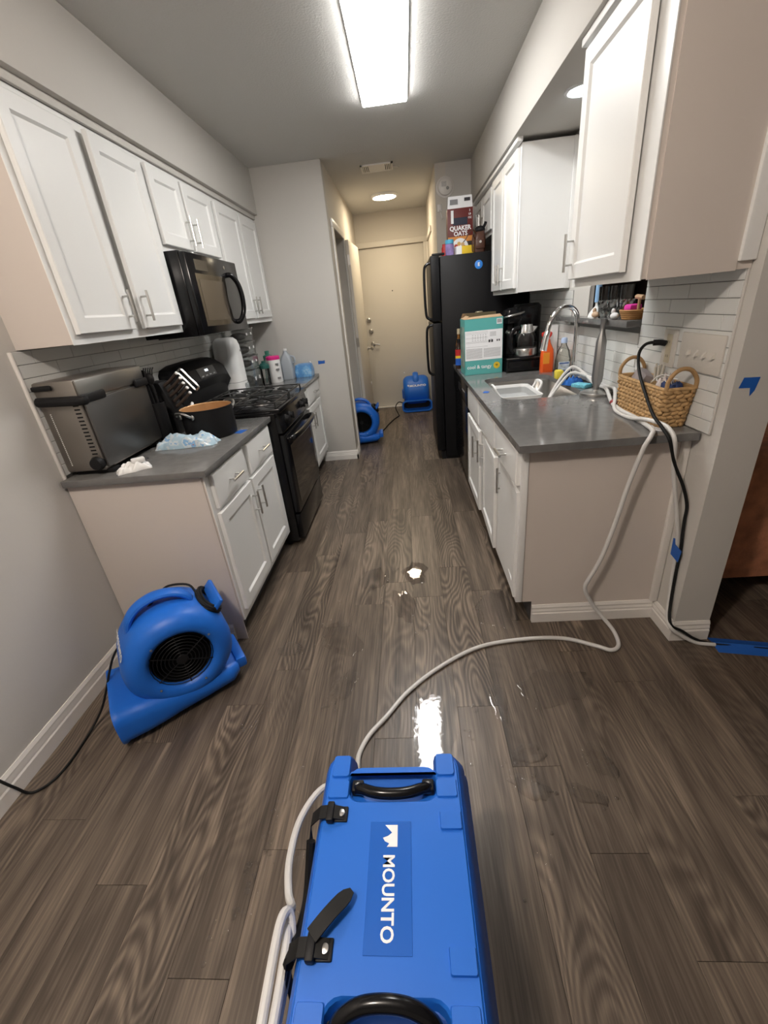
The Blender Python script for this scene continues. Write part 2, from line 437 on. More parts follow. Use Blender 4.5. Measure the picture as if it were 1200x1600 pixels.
for z in (.28, 1.1, 1.95): bx('hinge', M_STEEL, d2, .004, .034, -.004, .0, z - .05, z + .05)
b = MB().lathe([(.030, 0), (.030, .008), (.012, .012), (.012, .04), (.027, .05), (.03, .065), (.02, .078)], (.036, .69, .97), 16, 'X')
b.build('door_knob', M_STEEL, d2)
bx('rubber_stop', M_WHITE, d2, .036, .046, .66, .70, .50, .54, .008)

# =================================================================== LIGHT FIXTURES
M_EPANEL = mat('panel_diffuser', (0.9, 0.9, 0.9), 0.5, emit=(1.0, 0.985, 0.96), es=PANEL_E)
M_EHALL = mat('hall_diffuser', (0.9, 0.9, 0.85), 0.5, emit=(1.0, 0.84, 0.60), es=HALL_E)
M_EREC = mat('recessed_bulb', (0.9, 0.9, 0.9), 0.5, emit=(0.86, 0.94, 1.0), es=RECESS_E)
t = thing('ceiling_light_panel', 'long white rectangular light panel on the kitchen ceiling', 'ceiling light', (-.04, 2.86, CE))
bx('housing', M_WHITE, t, -.142, .142, -.61, .61, -.020, 0, .004)
bx('diffuser', M_EPANEL, t, -.136, .136, -.604, .604, -.034, -.0202, .006)
t = thing('ceiling_disc_light', 'round warm disc light on the hallway ceiling', 'ceiling light', (-.15, 5.97, CE))
MB().lathe([(.150, 0), (.152, -.018), (.140, -.03), (.132, -.03), (.132, 0)], (0, 0, 0), 40, cap0=False, cap1=False).build('rim', M_WHITE, t)
MB().lathe([(.132, -.012), (.132, -.027), (.118, -.031), (.001, -.033)], (0, 0, 0), 40).build('diffuser', M_EHALL, t)
t = thing('recessed_light', 'small round recessed light under the right soffit above the sink', 'ceiling light', (.885, 2.655, 2.262))
MB().lathe([(.085, 0), (.085, -.004), (.072, -.008), (.064, -.003), (.064, 0)], (0, 0, 0), 36, cap0=False, cap1=False).build('trim_ring', M_WHITE, t)
MB().lathe([(.064, -.001), (.060, -.0045), (.001, -.005)], (0, 0, 0), 32).build('lens', M_EREC, t)

# =================================================================== CABINETS
def rectloops(W_, H_, spec):
    return [[(i, d, i), (W_ - i, d, i), (W_ - i, d, H_ - i), (i, d, H_ - i)] for i, d in spec]
def shaker(parent, W_, H_, loc, rz, handle=None, hz=None, hlen=.13, t=.02, stile=.056, name='door', ajar=0.0):
    """door in its own frame: x across, z up, front faces -y; handle = x position, hz = z centre (upright bar)"""
    s = min(stile, W_ * .28)
    o = MB().loft(rectloops(W_, H_, [(0, t), (0, .003), (.003, 0), (s, 0), (s + .003, .003), (s + .009, .009)])).build(name, M_CAB, parent, angle=20, loc=loc, rot=(0, 0, rz + ajar))
    if handle is not None: bar_handle(o, (handle, 0, hz), hlen, True)
    return o
def bar_handle(parent, c, ln, upright):
    b = MB(); h = ln / 2
    ax = 'Z' if upright else 'X'
    off = (0, 0, -h) if upright else (-h, 0, 0)
    b.cyl((c[0] + off[0], -.032, c[2] + off[2]), .0058, ln, 10, ax)
    for s in (-1, 1):
        p = (c[0] + (0 if upright else s * h * .62), 0.001, c[2] + (s * h * .62 if upright else 0))
        b.cyl(p, .0045, -.033, 8, 'Y')
    return b.build('handle', M_STEEL, parent)
def drawer(parent, W_, H_, loc, rz, handle=True, t=.02, hlen=.12):
    o = MB().loft(rectloops(W_, H_, [(0, t), (0, .006), (.006, .001), (.016, 0)])).build('drawer', M_CAB, parent, angle=20, loc=loc, rot=(0, 0, rz))
    if handle: bar_handle(o, (W_ / 2, 0, H_ / 2), hlen, False)
    return o
RL, RR = PI / 2, -PI / 2      # fronts that face +x (left run) and -x (right run)

# ---- left base cabinet, near
t = thing('base_cabinet', 'white base cabinet with two drawers and two doors left of the stove', 'cabinet')
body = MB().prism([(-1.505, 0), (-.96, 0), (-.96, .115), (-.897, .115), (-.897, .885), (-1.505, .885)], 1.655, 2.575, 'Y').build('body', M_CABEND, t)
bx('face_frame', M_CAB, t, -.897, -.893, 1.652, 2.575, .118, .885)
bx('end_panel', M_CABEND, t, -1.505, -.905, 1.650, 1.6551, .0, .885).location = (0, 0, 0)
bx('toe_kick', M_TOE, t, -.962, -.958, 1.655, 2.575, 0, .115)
drawer(t, .385, .158, (-.873, 1.690, .714), RL)
drawer(t, .40, .158, (-.873, 2.130, .714), RL)
shaker(t, .405, .528, (-.873, 1.678, .165), RL, .375, .41)
shaker(t, .405, .528, (-.873, 2.108, .165), RL, .032, .41)
settle(t, (-1.2, 2.1, 0))
t = thing('base_cabinet', 'white base cabinet between the stove and the pantry wall', 'cabinet')
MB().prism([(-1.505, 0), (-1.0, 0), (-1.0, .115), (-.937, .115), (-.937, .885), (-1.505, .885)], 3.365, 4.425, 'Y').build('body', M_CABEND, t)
bx('face_frame', M_CAB, t, -.937, -.933, 3.365, 4.425, .118, .885)
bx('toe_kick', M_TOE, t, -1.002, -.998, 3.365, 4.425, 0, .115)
drawer(t, .42, .158, (-.913, 3.42, .714), RL); drawer(t, .54, .158, (-.913, 3.865, .714), RL)
shaker(t, .45, .528, (-.913, 3.41, .165), RL, .42, .41)
shaker(t, .50, .528, (-.913, 3.885, .165), RL, .035, .41)
settle(t, (-1.2, 3.9, 0))
# ---- countertops
tag(bx('countertop', M_STONE, None, -1.500, -.865, 1.622, 2.580, .8851, .915, .003), 'short grey quartz countertop left of the stove', 'countertop')
tag(bx('countertop', M_STONE, None, -1.500, -.900, 3.362, 4.428, .8851, .915, .003), 'grey quartz countertop in the corner beyond the stove', 'countertop')

# ---- right base cabinet
t = thing('base_cabinet', 'long white base cabinet with sink doors under the right countertop', 'cabinet')
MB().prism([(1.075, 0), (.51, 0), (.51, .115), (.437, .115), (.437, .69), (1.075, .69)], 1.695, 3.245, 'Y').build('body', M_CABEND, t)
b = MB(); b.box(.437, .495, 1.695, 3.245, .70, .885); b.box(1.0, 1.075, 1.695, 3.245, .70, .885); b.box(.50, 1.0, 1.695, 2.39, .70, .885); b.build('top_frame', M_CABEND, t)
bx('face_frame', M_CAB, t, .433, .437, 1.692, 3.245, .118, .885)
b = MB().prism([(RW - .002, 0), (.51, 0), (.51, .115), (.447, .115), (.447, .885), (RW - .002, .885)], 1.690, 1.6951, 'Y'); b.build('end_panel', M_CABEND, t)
bx('corner_strip', M_TRIM, t, 1.048, 1.078, 1.670, 1.690, .096, .884, .004)
bx('corner_stile', M_CAB, t, .432, .462, 1.684, 1.696, .118, .885, .002)
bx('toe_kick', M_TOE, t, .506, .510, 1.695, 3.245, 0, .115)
drawer(t, .46, .155, (.413, 2.165, .715), RR)
drawer(t, .51, .155, (.413, 2.70, .715), RR, False)
drawer(t, .49, .155, (.413, 3.22, .715), RR, False)
def rdoor(y0, y1, x0, ang, hx, hl=.14):
    """hinged on its near edge y0; swings into the aisle by ang"""
    Wd = y1 - y0
    o = shaker(t, Wd, .548, (0, 0, 0), RR, hx, .44, hl)
    # pivot at near edge: local x = Wd
    a = RR + ang
    o.rotation_euler = (0, 0, a)
    px, py = math.cos(a) * Wd, math.sin(a) * Wd
    o.location = (x0 - px, y0 - py, .137)
    return o
rdoor(1.702, 2.145, .421, math.radians(-4.2), .035)
rdoor(2.165, 2.645, .412, math.radians(-1.8), .035)
rdoor(2.675, 3.205, .410, math.radians(0), .49)
settle(t, (.75, 2.45, 0))

# counter with the sink hole
def slab_hole(name, m, outer, hole, z0, z1, parent=None):
    bm = bmesh.new()
    def ring(pts): 
        vs = [bm.verts.new((p[0], p[1], z1)) for p in pts]
        return [bm.edges.new((vs[i], vs[(i + 1) % len(vs)])) for i in range(len(vs))]
    e = ring(outer) + ring(hole)
    r = bmesh.ops.triangle_fill(bm, use_beauty=True, edges=e)
    fs = [f for f in bm.faces]
    ex = bmesh.ops.extrude_face_region(bm, geom=fs)
    vs = [g for g in ex['geom'] if isinstance(g, bmesh.types.BMVert)]
    bmesh.ops.translate(bm, verts=vs, vec=(0, 0, z0 - z1))
    bmesh.ops.recalc_face_normals(bm, faces=bm.faces)
    me = bpy.data.meshes.new(name); bm.to_mesh(me); bm.free(); me.materials.append(m)
    o = bpy.data.objects.new(name, me); COL.objects.link(o)
    if parent: o.parent = parent
    return o
SX, SY, SHX, SHY = .742, 2.83, .222, .385
c = slab_hole('countertop', M_STONE, [(.405, 1.622), (1.070, 1.622), (1.070, 4.16), (.405, 4.16)], rrect(SX, SY, SHX, SHY, .09, 0, 8), .8851, .915)
tag(c, 'long grey quartz countertop with the sink cut into it, right side', 'countertop')
t = thing('sink', 'stainless steel sink basin set under the right countertop', 'sink', (SX, SY, .70))
loops = [rrect(0, 0, SHX + .02, SHY + .02, .10, .1848, 8), rrect(0, 0, SHX + .003, SHY + .003, .092, .1846, 8), rrect(0, 0, SHX - .004, SHY - .004, .088, .16, 8),
         rrect(0, 0, SHX - .012, SHY - .012, .085, .03, 8), rrect(0, 0, SHX - .03, SHY - .03, .075, .008, 8), rrect(0, 0, .05, .05, .049, .003, 8)]
MB().loft(loops, False, True).build('basin', M_STEEL, t, angle=50)
MB().lathe([(.042, .0045), (.042, .0075), (.030, .008), (.028, .005), (.001, .005)], (0, 0, 0), 24).build('drain', M_CHROME, t)

# ---- upper cabinets, left
def upper(label, x_in, x_out, y0, y1, z0, z1, endm=M_CABEND):
    t = thing('upper_cabinet', label, 'cabinet')
    s = 1 if x_out > x_in else -1
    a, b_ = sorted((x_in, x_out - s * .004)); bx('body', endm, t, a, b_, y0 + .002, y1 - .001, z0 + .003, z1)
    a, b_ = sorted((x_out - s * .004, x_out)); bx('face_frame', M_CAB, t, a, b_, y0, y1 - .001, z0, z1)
    return t
XU = -1.268; XD = XU + .022
t = upper('tall white wall cabinet with tan end, nearest on the left wall', LW, XU, 1.70, 2.60, 1.43, 2.236)
shaker(t, .385, .742, (XD, 1.728, 1.466), RL, .352, .095)
o = shaker(t, .405, .742, (XD + .016, 2.166, 1.466), RL, .034, .095, ajar=math.radians(2.0))
settle(t, (-1.39, 2.15, 1.43))
t = upper('short white wall cabinet above the microwave', LW, XU, 2.60, 3.45, 1.828, 2.236)
shaker(t, .345, .352, (XD, 2.632, 1.862), RL, .312, .095, .15)
shaker(t, .40, .352, (XD, 3.008, 1.862), RL, .034, .095, .15)
settle(t, (-1.39, 3.0, 1.828))
t = upper('white wall cabinet in the far left corner by the pantry wall', LW, XU, 3.45, 4.428, 1.43, 2.236)
shaker(t, .455, .742, (XD, 3.482, 1.466), RL, .42, .095)
shaker(t, .42, .742, (XD, 3.965, 1.466), RL, .034, .095)
settle(t, (-1.39, 3.94, 1.43))
# ---- upper cabinets, right
XR = .745; XRD = XR - .022
t = upper('large white wall cabinet with tan side, nearest on the right wall', RW - .002, XR, 1.575, 2.19, 1.447, 2.236)
shaker(t, .50, .742, (XRD - .006, 2.165, 1.478), RR, .036, .10, .14)
bx('side_panel', M_CABEND, t, XR + .02, 1.030, 1.5725, 1.5768, 1.447, 2.236)
bx('scribe_trim', M_CAB, t, 1.030, 1.0785, 1.560, 1.577, 1.472, 2.236, .004)
settle(t, (.9, 1.88, 1.447))
t = upper('white wall cabinet with smooth side panel beside the refrigerator', RW - .002, XR, 3.22, 4.08, 1.447, 2.236, M_CAB)
shaker(t, .385, .742, (XRD, 3.64, 1.478), RR, .034, .10)
shaker(t, .385, .742, (XRD, 4.052, 1.478), RR, .352, .10)
bx('scribe_trim', M_CAB, t, 1.045, 1.0785, 3.21, 3.2205, 1.447, 2.236, .003)
settle(t, (.9, 3.65, 1.447))
t = upper('short white wall cabinet above the refrigerator', RW - .002, XR, 4.08, 4.998, 1.90, 2.236, M_CAB)
shaker(t, .42, .275, (XRD, 4.53, 1.93), RR, .036, .09)
shaker(t, .42, .275, (XRD, 4.97, 1.93), RR, .385, .09)
settle(t, (.9, 4.53, 1.90))

# =================================================================== STOVE
t = thing('gas_stove', 'black gas stove with oven door and backguard', 'stove')
bx('body', M_BLACK, t, -1.475, -.842, 2.590, 3.352, .03, .925, .004)
b = MB()
for x in (-1.42, -.93):
    for y in (2.63, 3.31): MB().cyl((x, y, 0), .02, .032, 12).build('foot', M_BLACKM, t)
bx('cooktop', M_BLACK, t, -1.475, -.800, 2.584, 3.358, .925, .953, .008)
MB().prism([(-.842, .955), (-.842, .80), (-.806, .80), (-.800, .815), (-.822, .93)], 2.588, 3.354, 'Y').build('control_panel', M_BLACK, t, .003)
for y in (2.70, 2.80, 3.14, 3.24):
    kk = MB().lathe([(.026, 0), (.027, .006), (.021, .012), (.019, .028), (.016, .03)], (-.812, y, .868), 18, 'X').build('knob', M_BLACKM, t)
    bx('pointer', M_BLACKM, kk, -.786, -.776, y - .005, y + .005, .846, .890, .002)
dr = bx('oven_door', M_BLACK, t, -.842, -.800, 2.600, 3.342, .245, .785, .006)
bx('window', mat('oven_glass', (.006, .006, .007), .05, spec=.6), dr, -.8, -.7985, 2.665, 3.28, .30, .70, .0005, 1)
hd = MB().tube([(-.80, 2.64, .745), (-.765, 2.66, .752), (-.750, 2.80, .752), (-.747, 2.97, .752), (-.750, 3.14, .752), (-.765, 3.28, .752), (-.80, 3.30, .745)], .014, 12, flat=1.5).build('handle', M_BLACK, dr)
bx('storage_drawer', M_BLACK, t, -.842, -.806, 2.600, 3.342, .045, .232, .006)
# backguard leaning on the wall
prof = [(-1.50, .953), (-1.405, .953), (-1.40, 1.07), (-1.36, 1.13), (-1.385, 1.205), (-1.44, 1.250), (-1.50, 1.255)]
bg = MB(); loops = []
for y, dz in ((2.600, -.050), (2.63, -.022), (2.72, -.006), (2.97, .0), (3.22, -.006), (3.31, -.024), (3.345, -.060)):
    loops.append([(x, y, z + (dz if z > 1.0 else 0)) for x, z in prof])
bg = bg.loft(loops).build('backguard', M_BLACKM, t, .004)
nrm = Vector((.075, 0, .025)).normalized()
def on_bg(name, m, y0, y1, u0, u1, th=.002):
    a = Vector((-1.36, 0, 1.13)); bb = Vector((-1.385, 0, 1.205)); d = bb - a
    n = Vector((d.z, 0, -d.x)).normalized()
    lp = []
    for h in (-.001, th):
        lp.append([tuple(a + d * u + n * h + Vector((0, y, 0))) for y, u in ((y0, u0), (y1, u0), (y1, u1), (y0, u1))])
    return MB().loft(lp).build(name, m, bg)
on_bg('display', M_LCD, 2.86, 3.12, .1, .92)
for i in range(4): on_bg('button', M_GREYP, 2.885 + i * .06, 2.915 + i * .06, .2, .28, .003)
on_bg('clock_digits', mat('clock_glow', (.3, .3, .3), .4, emit=(.8, .9, 1), es=.6), 2.965, 3.015, .55, .75, .003)
# grates and burners
def grate(y0, y1):
    b = MB(); z = .986; x0, x1 = -1.375, -.835; r = .0055
    for y in (y0, y1): b.tube([(x0, y, z), (x1, y, z)], r, 6, False)
    for x in (x0, (x0 + x1) / 2, x1): b.tube([(x, y0, z), (x, y1, z)], r, 6, False)
    for x in (x0, x1):
        for y in (y0, y1): b.tube([(x, y, z), (x, y, .952)], r, 6, False)
    ym = (y0 + y1) / 2
    for x in (-1.24, -.97):
        for a in range(4):
            dx, dy = math.cos(a * PI / 2 + PI / 4), math.sin(a * PI / 2 + PI / 4)
            b.tube([(x + dx * .028, ym + dy * .028, z + .006), (x + dx * .10, ym + dy * .10, z + .007), (x + dx * .155, ym + dy * .125, z - .002)], r, 6)
        b.tube([(x - .13, ym, z), (x - .03, ym, z + .006)], r, 6, False); b.tube([(x + .03, ym, z + .006), (x + .13, ym, z)], r, 6, False)
    return b.build('grate', M_IRON, t)
grate(2.625, 2.955); grate(2.985, 3.315)
for x in (-1.24, -.97):
    for y in (2.79, 3.15):
        bb = MB().lathe([(.055, .953), (.052, .963), (.040, .965)], (x, y, 0), 24).build('burner', mat('burner_metal', (.30, .29, .28), .45, .8), t)
        MB().lathe([(.038, .965), (.040, .972), (.034, .978), (.001, .979)], (x, y, 0), 24).build('burner_cap', M_IRON, bb)
settle(t, (-1.15, 2.97, 0))

# =================================================================== MICROWAVE
t = thing('microwave', 'black over-the-range microwave with curved handle', 'microwave')
bx('body', M_BLACK, t, LW + .002, -1.185, 2.602, 3.362, 1.405, 1.827, .004)
bx('front', M_BLACK, t, -1.185, -1.148, 2.600, 3.364, 1.402, 1.820, .008)
g_ = mat('microwave_glass', (.02, .017, .014), .06, spec=.7)
bx('door_glass', g_, t, -1.149, -1.1455, 2.665, 3.10, 1.445, 1.720, .001, 1)
bx('window', mat('microwave_window', (.055, .045, .036), .12, spec=.6), t, -1.1456, -1.1445, 2.70, 3.06, 1.475, 1.690, .0005, 1)
bx('display', M_LCD, t, -1.149, -1.1462, 2.69, 2.86, 1.735, 1.790, .001, 1)
MB().lathe([(.010, 0), (.010, .002)], (-1.148, 3.13, 1.775), 16, 'X').build('badge', M_STEEL, t)
MB().tube([(-1.150, 3.16, 1.735), (-1.125, 3.17, 1.73), (-1.098, 3.19, 1.68), (-1.088, 3.195, 1.60), (-1.098, 3.19, 1.515), (-1.125, 3.17, 1.462), (-1.150, 3.16, 1.455)], .0155, 12).build('handle', M_BLACK, t)
bx('vent_grille', M_BLACKM, t, -1.46, -1.20, 2.66, 3.30, 1.3985, 1.405)
settle(t, (-1.33, 2.98, 1.402))

# =================================================================== REFRIGERATOR, DISHWASHER
t = thing('refrigerator', 'black refrigerator with top freezer and long bar handles', 'refrigerator')
bx('body', M_BLACKT, t, .318, 1.070, 4.175, 4.935, .03, 1.785, .006)
bx('base_grille', M_BLACKM, t, .275, .318, 4.19, 4.92, .0, .085)
b = MB(); b.box(.32, 1.06, 4.19, 4.92, 0, .03); b.build('feet', M_BLACKM, t)
fd = bx('freezer_door', M_BLACKT, t, .236, .312, 4.172, 4.938, 1.288, 1.795, .008)
md = bx('main_door', M_BLACKT, t, .236, .312, 4.172, 4.938, .095, 1.274, .008)
b = MB(); b.box(.255, .36, 4.20, 4.26, 1.795, 1.812); b.build('hinge_cover', M_BLACKM, t, .004)
def fhandle(parent, z0, z1):
    MB().tube([(.236, 4.215, z0), (.205, 4.215, z0 + .01), (.185, 4.215, z0 + .05), (.180, 4.215, (z0 + z1) / 2), (.185, 4.215, z1 - .05), (.205, 4.215, z1 - .01), (.236, 4.215, z1)], .012, 10).build('handle', M_BLACK, parent)
fhandle(fd, 1.305, 1.745); fhandle(md, .83, 1.262)
mg = MB().lathe([(.033, 0), (.033, -.004), (.028, -.006), (.001, -.006)], (.640, 4.1745, 1.694), 28, 'Y').build('magnet', mat('magnet_blue', (.03, .22, .70), .4), t)
text('letter', 'E', .036, M_PRINT, mg, (.640, 4.168, 1.694), (PI / 2, 0, 0), bold=.0012)
settle(t, (.67, 4.55, 0))
t = thing('dishwasher', 'black dishwasher between the white cabinet and the refrigerator', 'dishwasher')
bx('tub', M_BLACKM, t, .455, 1.06, 3.262, 4.150, .10, .880)
dd = bx('door', M_BLACK, t, .418, .455, 3.258, 4.150, .115, .715, .005)
cp = bx('control_panel', M_BLACK, t, .410, .455, 3.258, 4.150, .722, .880, .006)
bx('latch_recess', M_BLACKM, cp, .4075, .411, 3.60, 3.78, .765, .825, .001, 1)
b = MB()
for i in range(5): b.box(.4085, .411, 3.36 + i * .035, 3.38 + i * .035, .80, .812)
b.build('button_row', M_GREYP, cp)
bx('toe_panel', M_BLACKM, t, .50, .53, 3.262, 4.150, 0, .10)
settle(t, (.75, 3.70, 0))

# =================================================================== AIR MOVERS
def air_mover(label, loc, heading, scale, cord_coil=True, letters=True):
    """local frame: outlet points to +x, intake grilles face +y and -y"""
    t = thing('air_mover', label, 'air mover', loc, heading, 'blue air movers drying the floor')
    t.scale = (scale,) * 3
    HW, SW, ZC, RD, RI, SL = .150, .172, .268, .208, .127, .278
    b = MB()
    # snail drum, turned about the y axis, with a rolled lip that dips into each intake
    prof = [(RI - .012, -HW + .03), (RI, -HW + .008), (RI + .014, -HW), (RI + .035, -HW + .003), (RD - .018, -HW + .022), (RD - .004, -HW + .045), (RD, -HW + .075),
            (RD, HW - .075), (RD - .004, HW - .045), (RD - .018, HW - .022), (RI + .035, HW - .003), (RI + .014, HW), (RI, HW - .008), (RI - .012, HW - .03)]
    loops = []
    for r, h in prof:
        lp = []
        for j in range(48):
            a = 2 * PI * j / 48
            # the snail opens out towards the floor at the outlet side
            k = 1 + .06 * max(0, math.cos(a + .9)) if r > RI + .02 else 1
            lp.append((r * k * math.cos(a), h, max(ZC + r * k * math.sin(a), .03)))
        loops.append(lp)
    b.loft(loops, False, False)
    # base and outlet snout (hollow at the mouth)
    def sec(x, hw, z0, z1, r):
        pts = []
        for sy, sz, a0 in ((1, 1, 0), (-1, 1, PI / 2), (-1, -1, PI), (1, -1, 1.5 * PI)):
            for i in range(5):
                a = a0 + PI / 2 * i / 4
                pts.append((x, sy * (hw - r) + r * math.cos(a), (z1 - r if sz > 0 else z0 + r) + r * math.sin(a)))
        return pts
    b.loft([sec(-.195, HW - .04, .05, .10, .024), sec(-.16, HW - .012, .028, .115, .04), sec(-.05, HW - .002, .018, .125, .05), sec(.06, HW + .006, .016, .140, .052), sec(.15, SW - .004, .016, .158, .05), sec(.20, SW, .016, .166, .05),
            sec(SL - .012, SW, .016, .172, .05), sec(SL, SW + .006, .010, .178, .055), sec(SL + .012, SW + .004, .012, .176, .055), sec(SL + .012, SW - .012, .028, .160, .045), sec(SL - .14, SW - .02, .036, .152, .045)], True, False)
    h = b.build('housing', M_BLUE, t, angle=50)
    MB().loft([sec(SL - .139, SW - .021, .037, .151, .045), sec(SL - .137, SW - .021, .037, .151, .045)]).build('outlet_shade_plate', M_BLACKM, t)  # black plate standing in for the shade deep in the outlet
    for sgn in (1, -1):
        g = MB(); y = sgn * (HW - .018)
        for rr in (.022, .036, .050, .064, .078, .092, .106, .118):
            g.tube([(rr * math.cos(a * PI / 12), y + sgn * .004 * (1 - rr / .12), ZC + rr * math.sin(a * PI / 12)) for a in range(24)], .0017, 4, False, True)
        for a in range(6):
            an = a * PI / 3 + .5
            g.tube([(.02 * math.cos(an), y + sgn * .003, ZC + .02 * math.sin(an)), (.126 * math.cos(an), y, ZC + .126 * math.sin(an))], .0022, 5, False)
        g = g.build('intake_grille', M_BLACKM, t)
        MB().lathe([(.022, 0), (.020, sgn * .006), (.001, sgn * .007)], (0, y, ZC), 16, 'Y').build('hub', M_BLACKM, g)
        MB().lathe([(RI - .008, 0), (RI - .008, sgn * .002)], (0, sgn * (HW - .085), ZC), 32, 'Y').build('intake_shade_disc', mat('intake_shade_black', (.004, .004, .004), .8, spec=.1), t)  # flat near-black disc in place of shade behind the grille
        MB().lathe([(RI - .013, sgn * (HW - .028)), (RI - .010, sgn * (HW - .085))], (0, 0, ZC), 32, 'Y', False, False).build('intake_throat', MATS['intake_shade_black'], t)  # throat wall, with the intake's shade put into its colour
        for a in (.9, 2.6, 4.3, 5.6):
            MB().ball(((RI + .012) * math.cos(a), sgn * HW, ZC + (RI + .012) * math.sin(a)), .005, .003, .005, 8, 5).build('screw', M_STEEL, t)
    # carrying handle over the top
    MB().tube([(.145, 0, ZC + RD - .085), (.130, 0, ZC + RD - .028), (.085, 0, ZC + RD + .016), (.02, 0, ZC + RD + .036), (-.05, 0, ZC + RD + .024), (-.095, 0, ZC + RD - .012), (-.10, 0, ZC + RD - .05)], .032, 12, flat=.5).build('carry_handle', M_BLUE, t)
    # motor box and cord post on the rear
    bx('motor_cover', M_BLUED, t, -.10, .05, -HW - .018, -HW + .02, ZC - .11, ZC + .02, .015)
    bx('kick_stand', M_BLUE, t, -.235, -.19, -.10, .10, .06, .115, .012)
    cw = MB().box(-.008, .012, -.10, .10, -.028, .024).build('cord_cleat', M_BLUE, t, .008)
    cw.rotation_euler = (0, math.radians(-45), 0); cw.location = (-.196, 0, ZC + .150)
    if cord_coil:
        cc = MB()
        ex, ez = Vector((.707, 0, .707)), Vector((-.707, 0, .707))     # across the cleat / away from the drum
        o0 = Vector((-.158, 0, ZC + .120))
        for i in range(10):
            w_ = .070 + .006 * (i % 4); k_ = .020 + .005 * (i % 3); h_ = .006 * (i // 3) + .003 * (i % 2)
            pts = [(-w_, -k_ * .5), (-w_ * .5, -k_), (w_ * .5, -k_), (w_, -k_ * .4), (w_ * 1.05, k_ * .5), (w_ * .5, k_), (-w_ * .5, k_), (-w_ * 1.05, k_ * .5)]
            cc.tube([tuple(o0 + ex * (b_ * 1.6) + Vector((0, a_, 0)) + ez * (h_ + .010 * abs(a_) / .08)) for a_, b_ in pts], .0055, 7, True, True)
        cc.build('power_cord_coil', M_RUBBER, t)
    if letters:
        # brand on the front of the drum
        a = math.radians(26)
        n = Vector((math.cos(a), 0, math.sin(a)))
        p = n * (RD + .0042) + Vector((0, 0, ZC))
        rot = Matrix(((0, -math.sin(a), math.cos(a)), (1, 0, 0), (0, math.cos(a), math.sin(a)))).to_euler()
        text('brand_lettering', 'MOUNTO', .040, M_PRINT, t, tuple(p + Vector((0, .02, 0))), rot, bold=.0012, sx=1.05)
        me = MB().add([(0, .018, 0), (-.016, .018, 0), (-.016, -.004, 0), (-.009, .004, 0), (-.006, -.002, 0), (0, -.018, 0)], [(0, 1, 2, 3), (0, 3, 4, 5)])
        me.v = [(v[0], v[1], .0) for v in me.v]
        e = me.build('brand_emblem', M_PRINT, t, smooth=False); e.rotation_euler = rot; e.location = tuple(p + Vector((.0, -.082, .002)))
    return t
fan1 = air_mover('blue air mover on the floor against the left cabinet end', (-1.055, 1.351, 0), math.radians(-143.3), .99)
fan2 = air_mover('blue air mover half inside the hallway doorway', (-.595, 5.04, 0), math.radians(183), 1.0)
fan3 = air_mover('blue air mover in front of the far entry door', (.085, 6.66, 0), math.radians(-90), 1.06, False)
fan3.scale = (1.04, 1.26, 1.02)

# =================================================================== DEHUMIDIFIER (near, bottom of the frame)
t = thing('dehumidifier', 'blue portable dehumidifier with black handles in the foreground', 'dehumidifier', (-.098, .41, 0))
ZT = .50; HX, HY = .164, .268
def slab_outline(ix, z, notch=True):
    """plan of the top shell with a cut-out at the far and near ends"""
    x, y = HX - ix, HY - ix; r = .03; nx, nd = .092 + ix * .3, .032 + ix * .4
    pts = []
    def arc(cx, cy, a0, a1, rr, n=4):
        for i in range(n + 1):
            a = a0 + (a1 - a0) * i / n; pts.append((cx + rr * math.cos(a), cy + rr * math.sin(a), z))
    arc(x - r, y - r, 0, PI / 2, r)
    if notch: pts.extend([(nx + .006, y, z), (nx, y - .006, z), (nx, y - nd, z), (-nx, y - nd, z), (-nx, y - .006, z), (-nx - .006, y, z)])
    arc(-x + r, y - r, PI / 2, PI, r)
    arc(-x + r, -y + r, PI, 1.5 * PI, r)
    if notch: pts.extend([(-nx - .006, -y, z), (-nx, -y + .006, z), (-nx, -y + nd, z), (nx, -y + nd, z), (nx, -y + .006, z), (nx + .006, -y, z)])
    arc(x - r, -y + r, 1.5 * PI, 2 * PI, r)
    return pts
body = MB().loft([slab_outline(.01, .03), slab_outline(0, .05), slab_outline(-.008, .30), slab_outline(-.008, .40), slab_outline(.0, .42), slab_outline(.001, .455), slab_outline(.012, ZT - .012), slab_outline(.017, ZT - .004), slab_outline(.021, ZT - .0035)], True, False)
body.build('lower_shell', M_BLUED, t, angle=40)
# top face with two handle wells cut through it
def top_outline(ix, z): return slab_outline(.021 + ix, z)
def well(cy, z, ix=0): return rrect(0, cy, .101 - ix, .038 - ix, .03, z, 4)
bm = bmesh.new()
def ring(pts):
    vs = [bm.verts.new(p) for p in pts]
    return [bm.edges.new((vs[i], vs[(i + 1) % len(vs)])) for i in range(len(vs))]
bmesh.ops.triangle_fill(bm, use_beauty=True, edges=ring(top_outline(0, ZT)) + ring(well(.181, ZT)) + ring(well(-.181, ZT)))
me = bpy.data.meshes.new('top_shell')
bmesh.ops.recalc_face_normals(bm, faces=bm.faces)
if sum(f.normal.z for f in bm.faces) < 0: bmesh.ops.reverse_faces(bm, faces=bm.faces)
bm.to_mesh(me); bm.free()
mb = MB(); mb.v = [tuple(v.co) for v in me.vertices]; mb.f = [tuple(p.vertices) for p in me.polygons]
for cy in (.181, -.181):
    mb.loft([well(cy, ZT), well(cy, ZT - .004, .003), well(cy, ZT - .024, .006), well(cy, ZT - .026, .010)], False, True)
mb.loft([top_outline(0, ZT), top_outline(-.003, ZT - .004)], False, False)
top = mb.build('top_shell', M_BLUE, t, angle=30)
bpy.data.meshes.remove(me)
